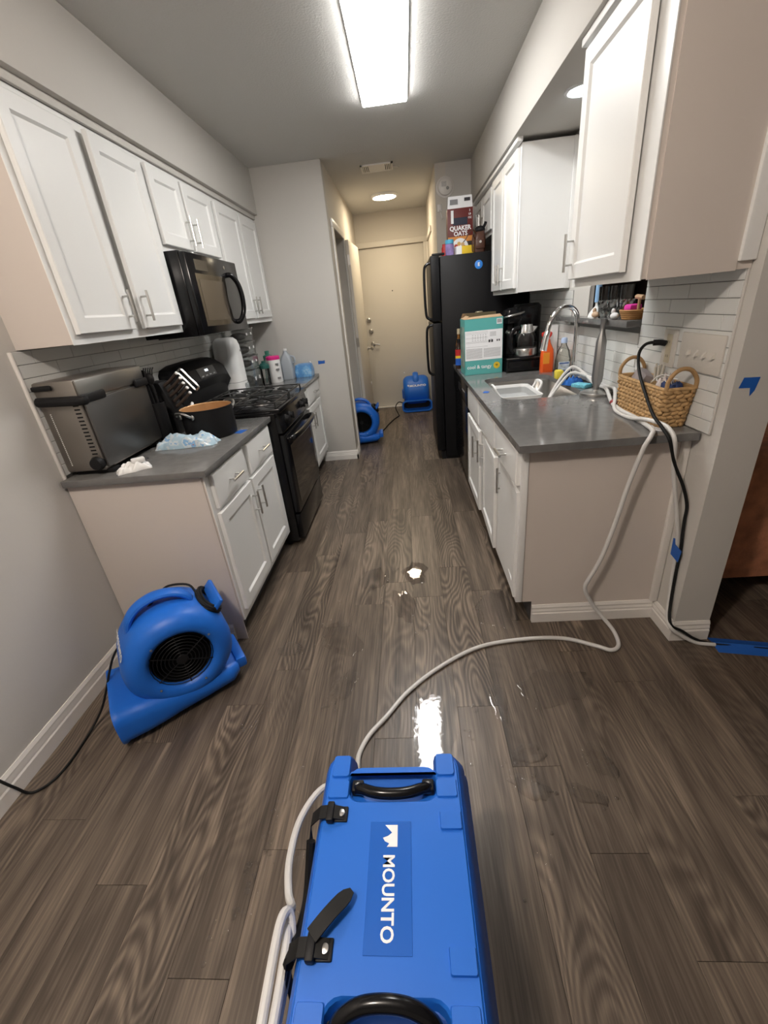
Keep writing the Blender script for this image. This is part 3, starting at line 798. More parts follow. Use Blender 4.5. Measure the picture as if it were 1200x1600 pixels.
# the well bottoms need room: the lower shell stops just under the face
# raised pads and sunk squares on the face
for sx in (-1, 1):
    for sy in (-1, 1):
        MB().loft([rrect(sx * .118, sy * .222, .021, .026, .006, ZT - .001, 3), rrect(sx * .118, sy * .222, .019, .024, .006, ZT + .005, 3)]).build('corner_pad', M_BLUE, top)
        MB().loft([rrect(sx * .118, sy * .170, .023, .020, .004, ZT - .001, 3), rrect(sx * .118, sy * .170, .021, .018, .004, ZT + .004, 3)]).build('corner_step', M_BLUE, top)
for yy in (.105, -.103):
    MB().loft([rrect(.121, yy, .022, .018, .003, ZT - .001, 3), rrect(.121, yy, .0205, .0165, .003, ZT + .005, 3)]).build('latch_pad', M_BLUE, top)
bx('name_plate', M_BLUEL, top, -.042, .040, -.098, .104, ZT, ZT + .0012, .0004, 1)
text('brand_lettering', 'MOUNTO', .031, M_PRINT, top, (-.004, -.019, ZT + .0016), (0, 0, -PI / 2), bold=.0007, sx=.92)
em = MB().prism([(.013, .097), (.013, .058), (-.008, .058), (-.003, .064), (-.012, .068), (-.016, .074), (-.006, .077), (.002, .083), (-.012, .097)], ZT + .0012, ZT + .002)
em.build('brand_emblem', M_PRINT, top, smooth=False)
# handles
for cy in (.181, -.181):
    if cy > 0: hp = [(-.080, cy - .002, ZT - .012), (-.066, cy - .008, ZT - .004), (-.035, cy - .019, ZT + .001), (0, cy - .022, ZT + .002), (.035, cy - .019, ZT + .001), (.066, cy - .008, ZT - .004), (.080, cy - .002, ZT - .012)]
    else: hp = [(-.078, cy, ZT - .012), (-.070, cy + .008, ZT + .012), (-.040, cy + .018, ZT + .030), (0, cy + .021, ZT + .035), (.040, cy + .018, ZT + .030), (.070, cy + .008, ZT + .012), (.078, cy, ZT - .012)]
    hh = MB().tube(hp, .0115, 12).build('carry_handle', M_BLACK, top)
    for sx in (-1, 1):
        bx('handle_bracket', M_BLACKM, top, sx * .078 - .013, sx * .078 + .013, cy - .012, cy + .014, ZT - .025, ZT - .003, .004)
        MB().ball((sx * .078, cy + .002, ZT - .002), .006, .005, .003, 8, 5).build('rivet', M_STEEL, top)
# straps with buckles on the left side
def strap(y, tail):
    b = MB()
    b.loft([[(x, y - .013 + s * .5, z), (x, y + .013 + s * .5, z), (x, y + .013 + s * .5, z + .003), (x, y - .013 + s * .5, z + .003)] for x, z, s in
            ((-.098, ZT + .003, 0), (-.125, ZT + .012, 0), (-.150, ZT + .008, 0), (-.172, ZT - .018, 0), (-.184, ZT - .07, -.005), (-.190, ZT - .16, -.012))])
    s_ = b.build('strap', M_RUBBER, t)
    bx('buckle', M_BLACKM, s_, -.135, -.120, y - .019, y + .019, ZT + .002, ZT + .018, .003)
    bx('strap_anchor', M_BLACKM, s_, -.120, -.092, y - .015, y + .015, ZT, ZT + .005, .002)
    MB().lathe([(.008, ZT + .005), (.007, ZT + .009), (.001, ZT + .010)], (-.105, y, 0), 14).build('stud', M_STEEL, s_)
    if tail:
        b = MB(); lp = []
        for u in range(9):
            q = u / 8; x = -.128 + .062 * q; yy = y + .012 + .062 * q; z = ZT + .016 + .006 * math.sin(q * PI); w_ = .0125 * (1 if u < 7 else (.85 if u == 7 else .4))
            lp.append([(x - w_ * .7, yy + w_ * .7, z), (x + w_ * .7, yy - w_ * .7, z), (x + w_ * .7, yy - w_ * .7, z + .003), (x - w_ * .7, yy + w_ * .7, z + .003)])
        b.loft(lp).build('strap_tail', M_RUBBER, s_)
strap(.118, False); strap(-.092, True)
b = MB().tube([(-.178, .10, .44), (-.186, .03, .36), (-.184, -.05, .40), (-.180, -.09, .44)], .010, 8); b.build('cord_loop', M_RUBBER, t)
for sx in (-1, 1):
    for sy in (-1, 1): MB().cyl((sx * .12, sy * .21, 0), .02, .032, 14).build('rubber_foot', M_RUBBER, t)
bx('end_bar', M_BLACKM, t, -.085, .085, .222, .240, .440, .462, .005)

# =================================================================== HOSES AND CORDS
h1 = [(-.288, .22, .43), (-.290, .30, .425), (-.296, .36, .415), (-.314, .41, .38), (-.325, .445, .32), (-.345, .48, .30), (-.358, .545, .30), (-.350, .635, .30), (-.307, .715, .29), (-.25, .78, .20), (-.262, .90, .06), (-.272, 1.0, .012), (-.240, 1.08, .010),
      (-.181, 1.156, .010), (-.087, 1.282, .010), (.055, 1.408, .010), (.238, 1.515, .010), (.448, 1.552, .010), (.619, 1.546, .010), (.74, 1.493, .010), (.797, 1.462, .010), (.838, 1.490, .014), (.835, 1.55, .045),
      (.785, 1.600, .105), (.738, 1.610, .179), (.715, 1.610, .241), (.727, 1.610, .285), (.764, 1.610, .382), (.798, 1.608, .536), (.827, 1.605, .720), (.856, 1.597, .870), (.878, 1.598, .924), (.903, 1.64, .933),
      (.930, 1.745, .9255), (.944, 1.86, .9248), (.946, 2.0, .9248), (.970, 2.15, .9255), (1.005, 2.28, .939), (1.036, 2.40, .948), (1.040, 2.56, .946), (1.03, 2.70, .985), (.99, 2.76, 1.015), (.945, 2.755, .99), (.89, 2.73, .93), (.84, 2.70, .86), (.79, 2.66, .79)]
tag(MB().tube(h1, .0088, 10).build('drain_hose', M_HOSE, None), 'long off-white drain hose running from the dehumidifier over the floor into the sink', 'hose')
h2 = [(.775, 2.63, .78), (.83, 2.66, .86), (.905, 2.70, .94), (.955, 2.715, .985), (1.0, 2.70, .985), (1.045, 2.64, .968), (1.060, 2.55, .952), (1.060, 2.42, .948), (1.040, 2.30, .960), (.985, 2.16, .945), (.928, 2.02, .9248), (.922, 1.87, .9248), (.930, 1.76, .944), (.952, 1.68, .944), (.960, 1.635, .934), (.966, 1.597, .900), (.985, 1.606, .80),
      (1.008, 1.606, .70), (1.034, 1.606, .60), (1.058, 1.606, .50), (1.0685, 1.604, .42), (1.0695, 1.596, .30), (1.066, 1.575, .18), (1.054, 1.545, .115), (1.050, 1.503, .085), (1.10, 1.495, .045), (1.16, 1.484, .012), (1.23, 1.470, .010)]
tag(MB().tube(h2, .0080, 10).build('drain_hose', M_HOSE, None), 'second white hose hanging down beside the taped black cord', 'hose')
h3 = [(-.304, .20, .435), (-.308, .30, .435), (-.310, .38, .43), (-.301, .40, .415), (-.292, .36, .395), (-.292, .26, .395), (-.290, .18, .40)]
tag(MB().tube(h3, .0088, 10).build('coiled_hose', M_HOSE, None), 'white hose loop strapped to the left side of the dehumidifier', 'hose')
c1 = [(1.055, 1.935, 1.205), (1.02, 1.945, 1.212), (.985, 1.955, 1.205), (.960, 1.945, 1.17), (.945, 1.89, 1.11), (.936, 1.80, 1.04), (.932, 1.71, .975), (.938, 1.640, .938), (.950, 1.600, .90), (.985, 1.60, .805), (1.035, 1.60, .708), (1.064, 1.598, .625), (1.064, 1.592, .560), (1.066, 1.588, .505),
      (1.0705, 1.584, .43), (1.0715, 1.580, .30), (1.068, 1.565, .18), (1.054, 1.53, .118), (1.058, 1.506, .090), (1.10, 1.503, .065), (1.15, 1.492, .030), (1.20, 1.485, .010), (1.25, 1.472, .0075), (1.38, 1.447, .0075), (1.60, 1.40, .0075)]
t = thing('power_cord', 'black power cord plugged into the wall outlet beside the basket', 'power cord', (1.0, 1.6, 0))
o = MB().tube(c1, .0062, 10).build('cable', M_RUBBER, t); o.location = (-1.0, -1.6, 0)
o = MB().tube([(1.056, 1.935, 1.205), (1.035, 1.94, 1.21), (1.012, 1.947, 1.211)], .012, 10).build('plug', M_BLACKM, t); o.location = (-1.0, -1.6, 0)
c2 = [(-1.515 + .02, .862, .118), (-1.470, .872, .06), (-1.445, .885, .010), (-1.400, .924, .008), (-1.384, 1.001, .008), (-1.392, 1.123, .008), (-1.364, 1.187, .06), (-1.328, 1.213, .14), (-1.308, 1.247, .21), (-1.280, 1.273, .275), (-1.220, 1.286, .345), (-1.165, 1.309, .405), (-1.105, 1.330, .458), (-1.067, 1.379, .495), (-1.045, 1.421, .50), (-.985, 1.455, .475), (-.945, 1.43, .43)]
tag(MB().tube(c2, .0046, 8).build('power_cord', M_RUBBER, None), 'thin black cord draped over the nearest air mover to the left baseboard', 'power cord')
c3 = [(-.12, 6.50, .13), (-.19, 6.42, .16), (-.235, 6.36, .10), (-.20, 6.30, .015), (-.19, 6.22, .007), (-.26, 6.02, .007), (-.33, 5.75, .007), (-.38, 5.5, .007), (-.405, 5.34, .02)]
tag(MB().tube(c3, .007, 8).build('power_cord', M_RUBBER, None), 'black cord linking the two air movers in the hallway', 'power cord')

# =================================================================== BLUE TAPE
def tape(label, pts, n, lift=.0004, thick=.0006):
    P = [Vector(p) for p in pts]; n = Vector(n)
    o = MB().loft([[tuple(p + n * lift) for p in P], [tuple(p + n * (lift + thick)) for p in P]]).build('blue_tape', M_TAPE, None, smooth=False)
    return tag(o, label, 'tape')
tape('small blue tape scrap on the pantry wall', [(-.892, 4.43, 1.000), (-.826, 4.43, 1.003), (-.822, 4.43, 1.032), (-.850, 4.43, 1.029), (-.890, 4.43, 1.033)], (0, -1, 0))
tape('blue tape scrap on the counter edge beside the big pot', [(-.962, 2.225, .915), (-.915, 2.205, .915), (-.905, 2.28, .915), (-.950, 2.29, .915)], (0, 0, 1))
tape('blue tape scrap on the right counter below the teal box', [(.440, 2.72, .915), (.468, 2.70, .915), (.488, 2.74, .915), (.462, 2.77, .915)], (0, 0, 1))
tape('blue tape scrap high on the wall end right of the switches', [(1.098, 1.53, 1.090), (1.135, 1.53, 1.088), (1.140, 1.53, 1.060), (1.152, 1.53, 1.078), (1.160, 1.53, 1.122), (1.108, 1.53, 1.124)], (0, -1, 0))
tape('blue tape patch holding the black cord to the wall', [(1.0695, 1.622, .385), (1.0695, 1.566, .378), (1.0695, 1.558, .435), (1.0695, 1.604, .442), (1.0695, 1.612, .465), (1.0695, 1.625, .462)], (-1, 0, 0), .0105, .001)
o = MB()
lp = []
for i in range(9):
    q = i / 8; x = 1.225 + .62 * q; y = 1.480 - .125 * q
    lp.append([(x, y - .045, .0006), (x, y - .012, .006 + .004 * (i % 2)), (x + .002, y, .0165), (x + .004, y + .012, .006), (x + .004, y + .045, .0006)])
vs = [p for l_ in lp for p in l_]; fs = [(i * 5 + j, i * 5 + j + 1, (i + 1) * 5 + j + 1, (i + 1) * 5 + j) for i in range(8) for j in range(4)]
o.add(vs, fs)
tag(o.build('blue_tape', M_TAPE, None), 'long blue tape strip covering the cord on the dark floor', 'tape')

# =================================================================== LEFT COUNTER
CT = .915
t = thing('toaster_oven', 'steel flip-up toaster oven standing on edge in the left corner', 'toaster oven', (-1.405, 1.915, CT))
SIDE = mat('oven_side_steel', (.30, .275, .25), .38, .85)
bx('body', SIDE, t, -.092, .085, -.235, .235, .018, .395, .01)
bx('base_plate', M_STEELD, t, .085, .098, -.225, .225, .03, .31, .006)
bx('top_strip', mat('oven_strip', (.34, .33, .31), .3, .85), t, .084, .094, -.232, .232, .318, .392, .006)
b = MB().tube([(-.075, -.250, .322), (-.02, -.252, .320), (.10, -.250, .316), (.112, -.235, .316)], .019, 10); b.build('near_grip', M_BLACKM, t)
bx('grip_return', M_BLACKM, t, .094, .112, -.245, -.10, .300, .336, .008)
bx('grip_return', M_BLACKM, t, .094, .112, .13, .232, .300, .336, .008)
bx('control_bar', M_BLACKM, t, -.088, -.005, -.248, -.234, .362, .382, .006)
for i in range(14): bx('vent_slot', M_BLACKM, t, .050, .074, -.2362, -.2345, .09 + i * .0155, .096 + i * .0155)
b = MB()
for i in range(30): b.box(-.060, -.056, -.2365, -.2345, .05 + i * .0075, .0535 + i * .0075)
o = b.build('vent_perforation', M_WHITE, t); o['kind'] = 'stuff'
MB().lathe([(.028, 0), (.030, -.02), (.024, -.034), (.001, -.035)], (.060, -.222, .052), 20, 'Y').build('corner_foot', M_BLACKM, t)
MB().lathe([(.028, 0), (.030, .012), (.024, .018), (.001, .019)], (.060, .222, .052), 20, 'Y').build('corner_foot', M_BLACKM, t)
bx('rear_foot', M_BLACKM, t, -.07, .10, -.215, -.165, 0, .02, .004); bx('rear_foot', M_BLACKM, t, -.07, .10, .165, .215, 0, .02, .004)

t = thing('stock_pot', 'large black pot with copper-coloured inside beside the stove', 'pot', (-1.082, 2.235, CT))
MB().lathe([(.001, .0), (.122, .0), (.129, .006), (.131, .012), (.132, .148), (.135, .152), (.131, .154)], (0, 0, 0), 44, cap1=False).build('outside', M_BLACKM, t)
MB().lathe([(.131, .154), (.127, .150), (.126, .02), (.118, .010), (.001, .008)], (0, 0, 0), 44, cap0=False).build('copper_inside', mat('copper_lining', (.52, .30, .14), .4, .25), t)
for s, rz in ((1, math.radians(65)), (-1, math.radians(65))):
    hd = MB().tube([(s * .128, -.045, .125), (s * .150, -.045, .135), (s * .165, -.03, .150), (s * .170, 0, .155), (s * .165, .03, .150), (s * .150, .045, .135), (s * .128, .045, .125)], .0065, 10).build('handle', M_STEEL, t)
    hd.rotation_euler = (0, 0, rz)
    for y in (-.045, .045):
        MB().ball((s * .134, y, .125), .007, .012, .014, 10, 6).build('rivet_plate', M_STEEL, hd)

KB = Vector((-1.40, 2.35, CT))
t = thing('knife_block', 'black knife block full of brown-handled knives beside the pot', 'knife block', tuple(KB))
MB().prism([(.065, .285), (.118, .118), (.095, 0), (-.085, 0), (-.085, .15), (.0, .29)], -.052, .052, 'Y').build('block', M_BLACKM, t, .005)
KH = mat('knife_handle_brown', (.075, .055, .045), .4)
for i in range(5):
    q = i / 4
    p0 = Vector((.070 + .038 * q, -.012 + .006 * (i % 2), .262 - .112 * q)); p1 = Vector((.158 + .044 * q, -.016 + .006 * (i % 2), .320 - .106 * q))
    kn = thing('kitchen_knife', ['topmost brown-handled knife in the block', 'second brown-handled knife from the top of the block', 'middle brown-handled knife of the five in the block', 'fourth brown-handled knife from the top of the block', 'lowest brown-handled knife in the block, by the pot rim'][i], 'knife', tuple(KB), 0, 'knives in the block')
    MB().tube([tuple(p0), tuple(p0.lerp(p1, .5) - Vector((0, 0, .003))), tuple(p1)], .0105, 10, True, flat=.8).build('handle', KH, kn)
    d_ = (p1 - p0).normalized()
    MB().tube([tuple(p1), tuple(p1 + d_ * .007)], .0108, 10, False, flat=.8).build('end_cap', M_WHITE, kn)
ks = thing('kitchen_scissors', 'steel scissors loop at the top of the knife block', 'scissors', tuple(KB))
a_, b_ = Vector((.168, .03, .335)), Vector((.238, .03, .240)); n_ = Vector((-.8, 0, -.6)) * .028
MB().tube([tuple(a_), tuple(a_.lerp(b_, .5)), tuple(b_), tuple(b_ + n_ * .5 + (b_ - a_) * .05), tuple(b_ + n_), tuple(a_.lerp(b_, .5) + n_), tuple(a_ + n_), tuple(a_ + n_ * .5 - (b_ - a_) * .05)], .0055, 8, True, True).build('loop', M_STEEL, ks)
MB().tube([tuple(a_.lerp(b_, .5) + n_), tuple(a_.lerp(b_, .5) + n_ * 4.0)], .006, 8, False).build('shank', M_STEEL, ks)
for i in range(3):
    p0 = Vector((.125, .035 - .022 * i, .120 - .003 * i)); p1 = Vector((.172 + .008 * i, .035 - .022 * i, .150 - .002 * i))
    kn = thing('steak_knife', ['small pale-ended knife in the lowest row, farthest from the camera', 'small pale-ended knife in the middle of the lowest row', 'small pale-ended knife in the lowest row, nearest the camera'][i], 'knife', tuple(KB), 0, 'small knives in the block')
    MB().tube([tuple(p0 - (p1 - p0) * .3), tuple(p1)], .0075, 8, False).build('handle', KH, kn)
    MB().tube([tuple(p1), tuple(p1 + (p1 - p0) * .12)], .0078, 8, False).build('end_cap', M_WHITE, kn)

t = thing('utensil_crock', 'black round utensil crock behind the toaster oven', 'utensil holder', (-1.315, 2.185, CT))
MB().lathe([(.001, 0), (.036, 0), (.040, .01), (.042, .20), (.038, .202), (.036, .02), (.001, .018)], (0, 0, 0), 24).build('crock', M_BLACKM, t)
U = thing('spatula', 'black slotted cooking spoon standing in the utensil crock', 'utensil', (-1.315, 2.185, CT))
MB().tube([(0, .0, .02), (-.012, .005, .22), (-.02, .008, .30)], .006, 8).build('handle', M_BLACKM, U)
MB().ball((-.024, .010, .325), .028, .010, .040, 12, 8).build('head', M_BLACKM, U)
U = thing('pasta_fork', 'black pasta fork with curled tines in the utensil crock', 'utensil', (-1.315, 2.185, CT))
MB().tube([(.01, .0, .02), (.015, .0, .24), (.012, -.004, .30)], .006, 8).build('handle', M_BLACKM, U)
MB().ball((.012, -.005, .322), .024, .012, .028, 12, 8).build('head', M_BLACKM, U)
for i in range(5):
    MB().tube([(-.006 + i * .009, -.005, .335), (-.010 + i * .011, .0, .360), (-.012 + i * .012, .012, .372)], .0032, 6).build('tine', M_BLACKM, U)

# crumpled snack bag
def bag(name, label, cat, loc, rz, L_, W_, H_, m, seed):
    r = random.Random(seed); nx, ny = 22, 12; vs = []; fs = []
    for s in (1, 0):
        for i in range(nx + 1):
            for j in range(ny + 1):
                u, v = i / nx * 2 - 1, j / ny * 2 - 1
                e = max(0, (1 - abs(u) ** 4)) * max(0, (1 - v ** 4))
                x = u * L_ / 2 * (1 + .04 * math.sin(v * 5 + seed)); y = v * W_ / 2 * (1 - .12 * abs(u) + .06 * math.sin(u * 7 + seed))
                z = s * H_ * e ** .6 * (.7 + .22 * math.sin(u * 5 + v * 3 + seed) + .16 * math.sin(u * 11 - v * 9) + r.uniform(-.08, .08)) + .001 + .003 * s
                vs.append((x, y, max(z, .001 if not s else .003)))
    n = (nx + 1) * (ny + 1)
    for s in (0, 1):
        for i in range(nx):
            for j in range(ny):
                a = s * n + i * (ny + 1) + j; fs.append((a, a + 1, a + ny + 2, a + ny + 1))
    for i in range(nx):
        for j in (0, ny):
            a = i * (ny + 1) + j; fs.append((a, a + ny + 1, n + a + ny + 1, n + a))
    for j in range(ny):
        for i in (0, nx):
            a = i * (ny + 1) + j; fs.append((a, a + 1, n + a + 1, n + a))
    o = MB().add(vs, fs).build(name, m, None, angle=60); o.location = loc; o.rotation_euler = (0, 0, rz)
    return tag(o, label, cat)
def bag_mat(name, stops, rough=.3, scale=9):
    m = mat(name, stops[0], rough, var=.001, vscale=scale)
    cr = [n for n in m.node_tree.nodes if n.type == 'VALTORGB'][0].color_ramp
    cr.interpolation = 'CONSTANT'
    cr.elements[0].position = 0; cr.elements[0].color = (*stops[0], 1)
    for i, c_ in enumerate(stops[1:]):
        pos = .50 + .09 * i
        if i == 0: cr.elements[1].position = pos; cr.elements[1].color = (*c_, 1)
        else: k_ = cr.elements.new(pos); k_.color = (*c_, 1)
    return m
o = bag('snack_bag', 'crumpled light blue plastic bag in front of the pot', 'bag', (-1.135, 2.045, CT), math.radians(3), .30, .105, .062, bag_mat('blue_bag', [(.42, .58, .70), (.60, .68, .74), (.22, .42, .68), (.45, .10, .10)], .25, 26), 3)
t = thing('phone_charger_pack', 'crumpled white wrapper with a white plug on top, by the toaster oven', 'charger', (-1.215, 1.705, CT), math.radians(38))
o = bag('wrapper', '', '', (0, 0, 0), 0, .135, .065, .035, M_WHITE, 8); o.parent = t
for k_ in ('label', 'category'): del o[k_]
pl = bx('plug_block', M_WHITE, t, -.002, .052, -.016, .018, .030, .050, .006)
for s in (-1, 1): bx('prong', M_STEEL, pl, .050, .066, s * .008 - .001, s * .008 + .001, .037, .043)

# corner beyond the stove
t = thing('food_dispenser', 'tall white rounded canister beside the stove backguard', 'canister', (-1.395, 3.475, CT))
loops = [rrect(0, 0, .094, .094, .060, z, 6) for z in (0, .30)] + [rrect(0, 0, .094 - a, .094 - a, .058, z, 6) for a, z in ((.004, .38), (.012, .415), (.03, .435), (.05, .440))]
MB().loft(loops).build('canister', M_WHITE, t, angle=60)
MB().loft([rrect(0, 0, .0945, .0945, .060, z, 6) for z in (.112, .115)]).build('seam', M_GREYP, t)
bx('front_mark', M_GREYP, t, .094, .0946, .02, .05, .33, .345)
bx('floral_print', mat('floral_grey', (.35, .38, .38), .5, var=.8, vscale=70), t, .093, .0948, -.03, .055, .02, .095)

for i, (z0, h, lab) in enumerate(((0, .17, 'lowest clear bin of the stack beyond the stove'), (.171, .105, 'second clear bin from the bottom of the stack'), (.277, .11, 'third clear bin from the bottom of the stack'), (.388, .10, 'topmost clear bin right under the corner cabinet'))):
    t = thing('clear_bin', lab, 'storage bin', (-1.40, 3.80, CT + z0), 0, 'clear bins stacked in the left corner')
    b = MB(); W_, D_ = .115, .115
    b.loft([rrect(0, 0, .088 + .004 * 0, D_, .015, .002, 3), rrect(0, 0, .094, D_ + .004, .015, h - .006, 3)], True, False).build('tub', M_CLEARG, t)
    MB().loft([rrect(0, 0, .098, D_ + .008, .016, h - .010, 3), rrect(0, 0, .098, D_ + .008, .016, h - .002, 3)]).build('lid', glass('bin_lid', (.72, .74, .74), 1.4, .2, .10), t)
    bx('paper_tag', M_WHITE, t, .0945, .0955, -.075, -.045, h * .45, h * .62); bx('paper_tag', M_WHITE, t, .0945, .0955, .03, .06, h * .45, h * .62)
    MB().ball((.0, 0, h * .38), .07, .085, h * .28, 12, 8).build('contents', mat('bin_contents', (.42, .41, .40), .7, var=.4, vscale=25), t)

t = thing('wipes_canister', 'white wipes canister with a pink lid beyond the stove', 'canister', (-1.235, 4.09, CT))
MB().lathe([(.001, 0), (.058, 0), (.060, .004), (.060, .198), (.056, .202)], (0, 0, 0), 32).build('canister', M_WHITE, t)
MB().lathe([(.061, .198), (.063, .204), (.062, .224), (.054, .230), (.001, .231)], (0, 0, 0), 32).build('lid', mat('pink_lid', (.75, .03, .25), .35), t)
for y, z, sx_, m_ in ((-.015, .16, .010, M_GREYP), (-.02, .115, .014, M_GREYP), (-.01, .04, .016, M_GREYP)):
    MB().lathe([(.0604, z - .006), (.0604, z + .006)], (0, 0, 0), 32, cap0=False, cap1=False)
    bx('label_mark', m_, t, .030, .0545, -.0535 + y * .3, -.035, z - .008, z + .008)
t = thing('water_jug', 'half empty clear plastic jug behind the wipes canister', 'jug', (-1.150, 4.235, CT))
MB().loft([rrect(0, 0, a, a, r_, z, 5) for a, r_, z in ((.052, .02, 0), (.055, .022, .01), (.055, .022, .16), (.045, .03, .20), (.022, .021, .235), (.018, .0175, .25), (.018, .0175, .268))]).build('bottle', mat('milky_plastic', (.50, .55, .60), .3, trans=.35), t)
MB().lathe([(.020, .255), (.020, .272), (.001, .273)], (0, 0, 0), 18).build('cap', M_WHITE, t)
MB().tube([(.05, 0, .14), (.075, 0, .15), (.075, 0, .19), (.04, 0, .205)], .009, 8).build('handle', MATS['milky_plastic'], t)
t = thing('paper_napkin_pack', 'pack of napkins in blue plastic wrap by the pantry wall', 'napkin pack', (-1.015, 4.325, CT))
MB().loft([rrect(0, 0, .080, .075, .02, .0, 4), rrect(0, 0, .084, .078, .02, .05, 4), rrect(0, 0, .076, .070, .03, .108, 4), rrect(0, 0, .055, .05, .03, .116, 4)]).build('wrap', bag_mat('blue_wrap', [(.10, .28, .58), (.16, .38, .66), (.30, .50, .72)], .3, 14), t)
MB().tube([(.05, .03, .112), (.065, .04, .124), (.075, .045, .118)], .006, 6).build('twist', M_CLEAR, t)
t = thing('glass_tumbler', 'clear drinking bottle with green lid in front of the bins', 'bottle', (-1.285, 3.955, CT))
MB().lathe([(.001, .0), (.036, .0), (.038, .01), (.040, .14), (.038, .145), (.036, .14), (.034, .012), (.001, .010)], (0, 0, 0), 24).build('glass', M_CLEAR, t)
MB().lathe([(.044, .142), (.046, .150), (.044, .172), (.030, .185), (.018, .19), (.018, .205), (.001, .206)], (0, 0, 0), 24).build('lid', mat('dark_green', (.02, .10, .085), .4), t)
MB().tube([(0, 0, .02), (.004, 0, .10), (.008, 0, .19)], .004, 8).build('straw', mat('dark_green'  , (.02, .10, .085), .4), t)
t = thing('glass_tumbler', 'second bottle with green and pink lid behind the green-lidded one', 'bottle', (-1.310, 4.19, CT))
MB().lathe([(.001, .0), (.036, .0), (.038, .01), (.040, .20), (.001, .205)], (0, 0, 0), 24).build('glass', M_CLEARG, t)
MB().lathe([(.042, .20), (.043, .23), (.020, .24), (.020, .27), (.001, .272)], (0, 0, 0), 24).build('lid', mat('mid_green', (.06, .22, .16), .4), t)
MB().ball((.03, -.03, .215), .016, .012, .018, 10, 6).build('pink_tag', mat('pink_tag', (.8, .25, .35), .5), t)
t = thing('spoon_rest', 'small white dish between the canister and the stove grates', 'dish', (-1.262, 3.46, CT))
MB().lathe([(.001, .004), (.030, .004), (.042, .012), (.044, .010), (.032, .0), (.001, 0)], (0, 0, 0), 24).build('bowl', M_WHITE, t)
MB().tube([(0, .03, .008), (0, .06, .012), (0, .075, .012)], .006, 8).build('lug', M_WHITE, t)

# =================================================================== RIGHT COUNTER
TEAL = mat('teal_card', (.10, .40, .38), .45)
t = thing('cracker_box', 'tall teal cardboard box with nutrition panel on the right counter', 'box', (.562, 3.555, CT), math.radians(1))
HXb, HYb, HZb = .140, .115, .392
b = MB()
b.box(-HXb, HXb, -HYb, -HYb + .003, 0, HZb); b.box(-HXb, HXb, HYb - .003, HYb, 0, HZb); b.box(-HXb, -HXb + .003, -HYb, HYb, 0, HZb); b.box(HXb - .003, HXb, -HYb, HYb, 0, HZb); b.box(-HXb, HXb, -HYb, HYb, 0, .003)
b.build('carton', TEAL, t)
bx('side_print', mat('box_side_print', (.22, .30, .26), .5, var=.7, vscale=12), t, -HXb - .0006, -HXb, -HYb + .02, HYb - .02, .05, .34)
for nm, pts in (('front_flap', [(-.135, -.113, HZb), (.135, -.113, HZb), (.12, -.09, HZb + .018), (-.11, -.085, HZb + .012)]), ('back_flap', [(-.135, .113, HZb), (.135, .113, HZb), (.13, .10, HZb + .03), (-.125, .09, HZb + .036)]), ('side_flap', [(-.137, -.11, HZb), (-.137, .11, HZb), (-.10, .09, HZb + .02), (-.10, -.09, HZb + .016)])):
    MB().loft([pts, [(p[0], p[1] - .002, p[2] + .002) for p in pts]]).build(nm, M_CARD, t)
lab = bx('nutrition_panel', M_PRINT, t, -.137, .137, -HYb - .0008, -HYb, .105, .312)
INK = mat('black_ink', (.03, .03, .035), .6); INKG = mat('grey_ink', (.22, .22, .23), .6)
b = MB(); y = -HYb - .0012
for z in (.300, .290, .262, .235, .228, .20): b.box(-.132, .03, y, y + .0006, z, z + .0012)
for r_ in range(4):
    for c_ in range(6): b.box(-.085 + c_ * .019, -.076 + c_ * .019, y, y + .0006, .243 + r_ * .012, .2455 + r_ * .012)
for r_ in range(9): b.box(-.130, -.01, y, y + .0006, .120 + r_ * .008, .1225 + r_ * .008)
for r_ in range(8): b.box(.0, .125, y, y + .0006, .125 + r_ * .008, .1275 + r_ * .008)
for r_ in range(4): b.box(.045, .09, y, y + .0006, .268 + r_ * .008, .2705 + r_ * .008)
o = b.build('fine_print', INKG, lab); o['kind'] = 'stuff'
text('recycling_mark', '♲', .03, INK, lab, (.055, -HYb - .001, .235), (PI / 2, 0, 0))
bx('dark_stamp', INK, lab, .035, .048, -HYb - .0013, -HYb - .0008, .225, .243); bx('dark_stamp', INK, lab, .055, .068, -HYb - .0013, -HYb - .0008, .225, .243); bx('dark_stamp', INK, lab, .095, .103, -HYb - .0013, -HYb - .0008, .228, .242); bx('dark_stamp', INK, lab, .110, .118, -HYb - .0013, -HYb - .0008, .228, .242)
bc = bx('barcode', M_PRINT, t, .093, .132, -HYb - .0008, -HYb, .345, .382)
b = MB()
for i in range(10): b.box(.097 + i * .0032, .0985 + i * .0032, -HYb - .0012, -HYb - .0008, .353, .378)
o = b.build('barcode_lines', INK, bc); o['kind'] = 'stuff'
text('lettering', 'cool & tangy', .036, M_PRINT, t, (-.032, -HYb - .0009, .056), (PI / 2, 0, 0), bold=.0004)
by = MB().lathe([(.024, 0), (.024, -.0008)], (.098, -HYb, .058), 28, 'Y').build('count_badge', M_YELLOW, t)
text('badge_number', '50', .016, mat('badge_ink', (.12, .09, .02), .5), by, (.098, -HYb - .001, .060), (PI / 2, 0, 0), bold=.0006)

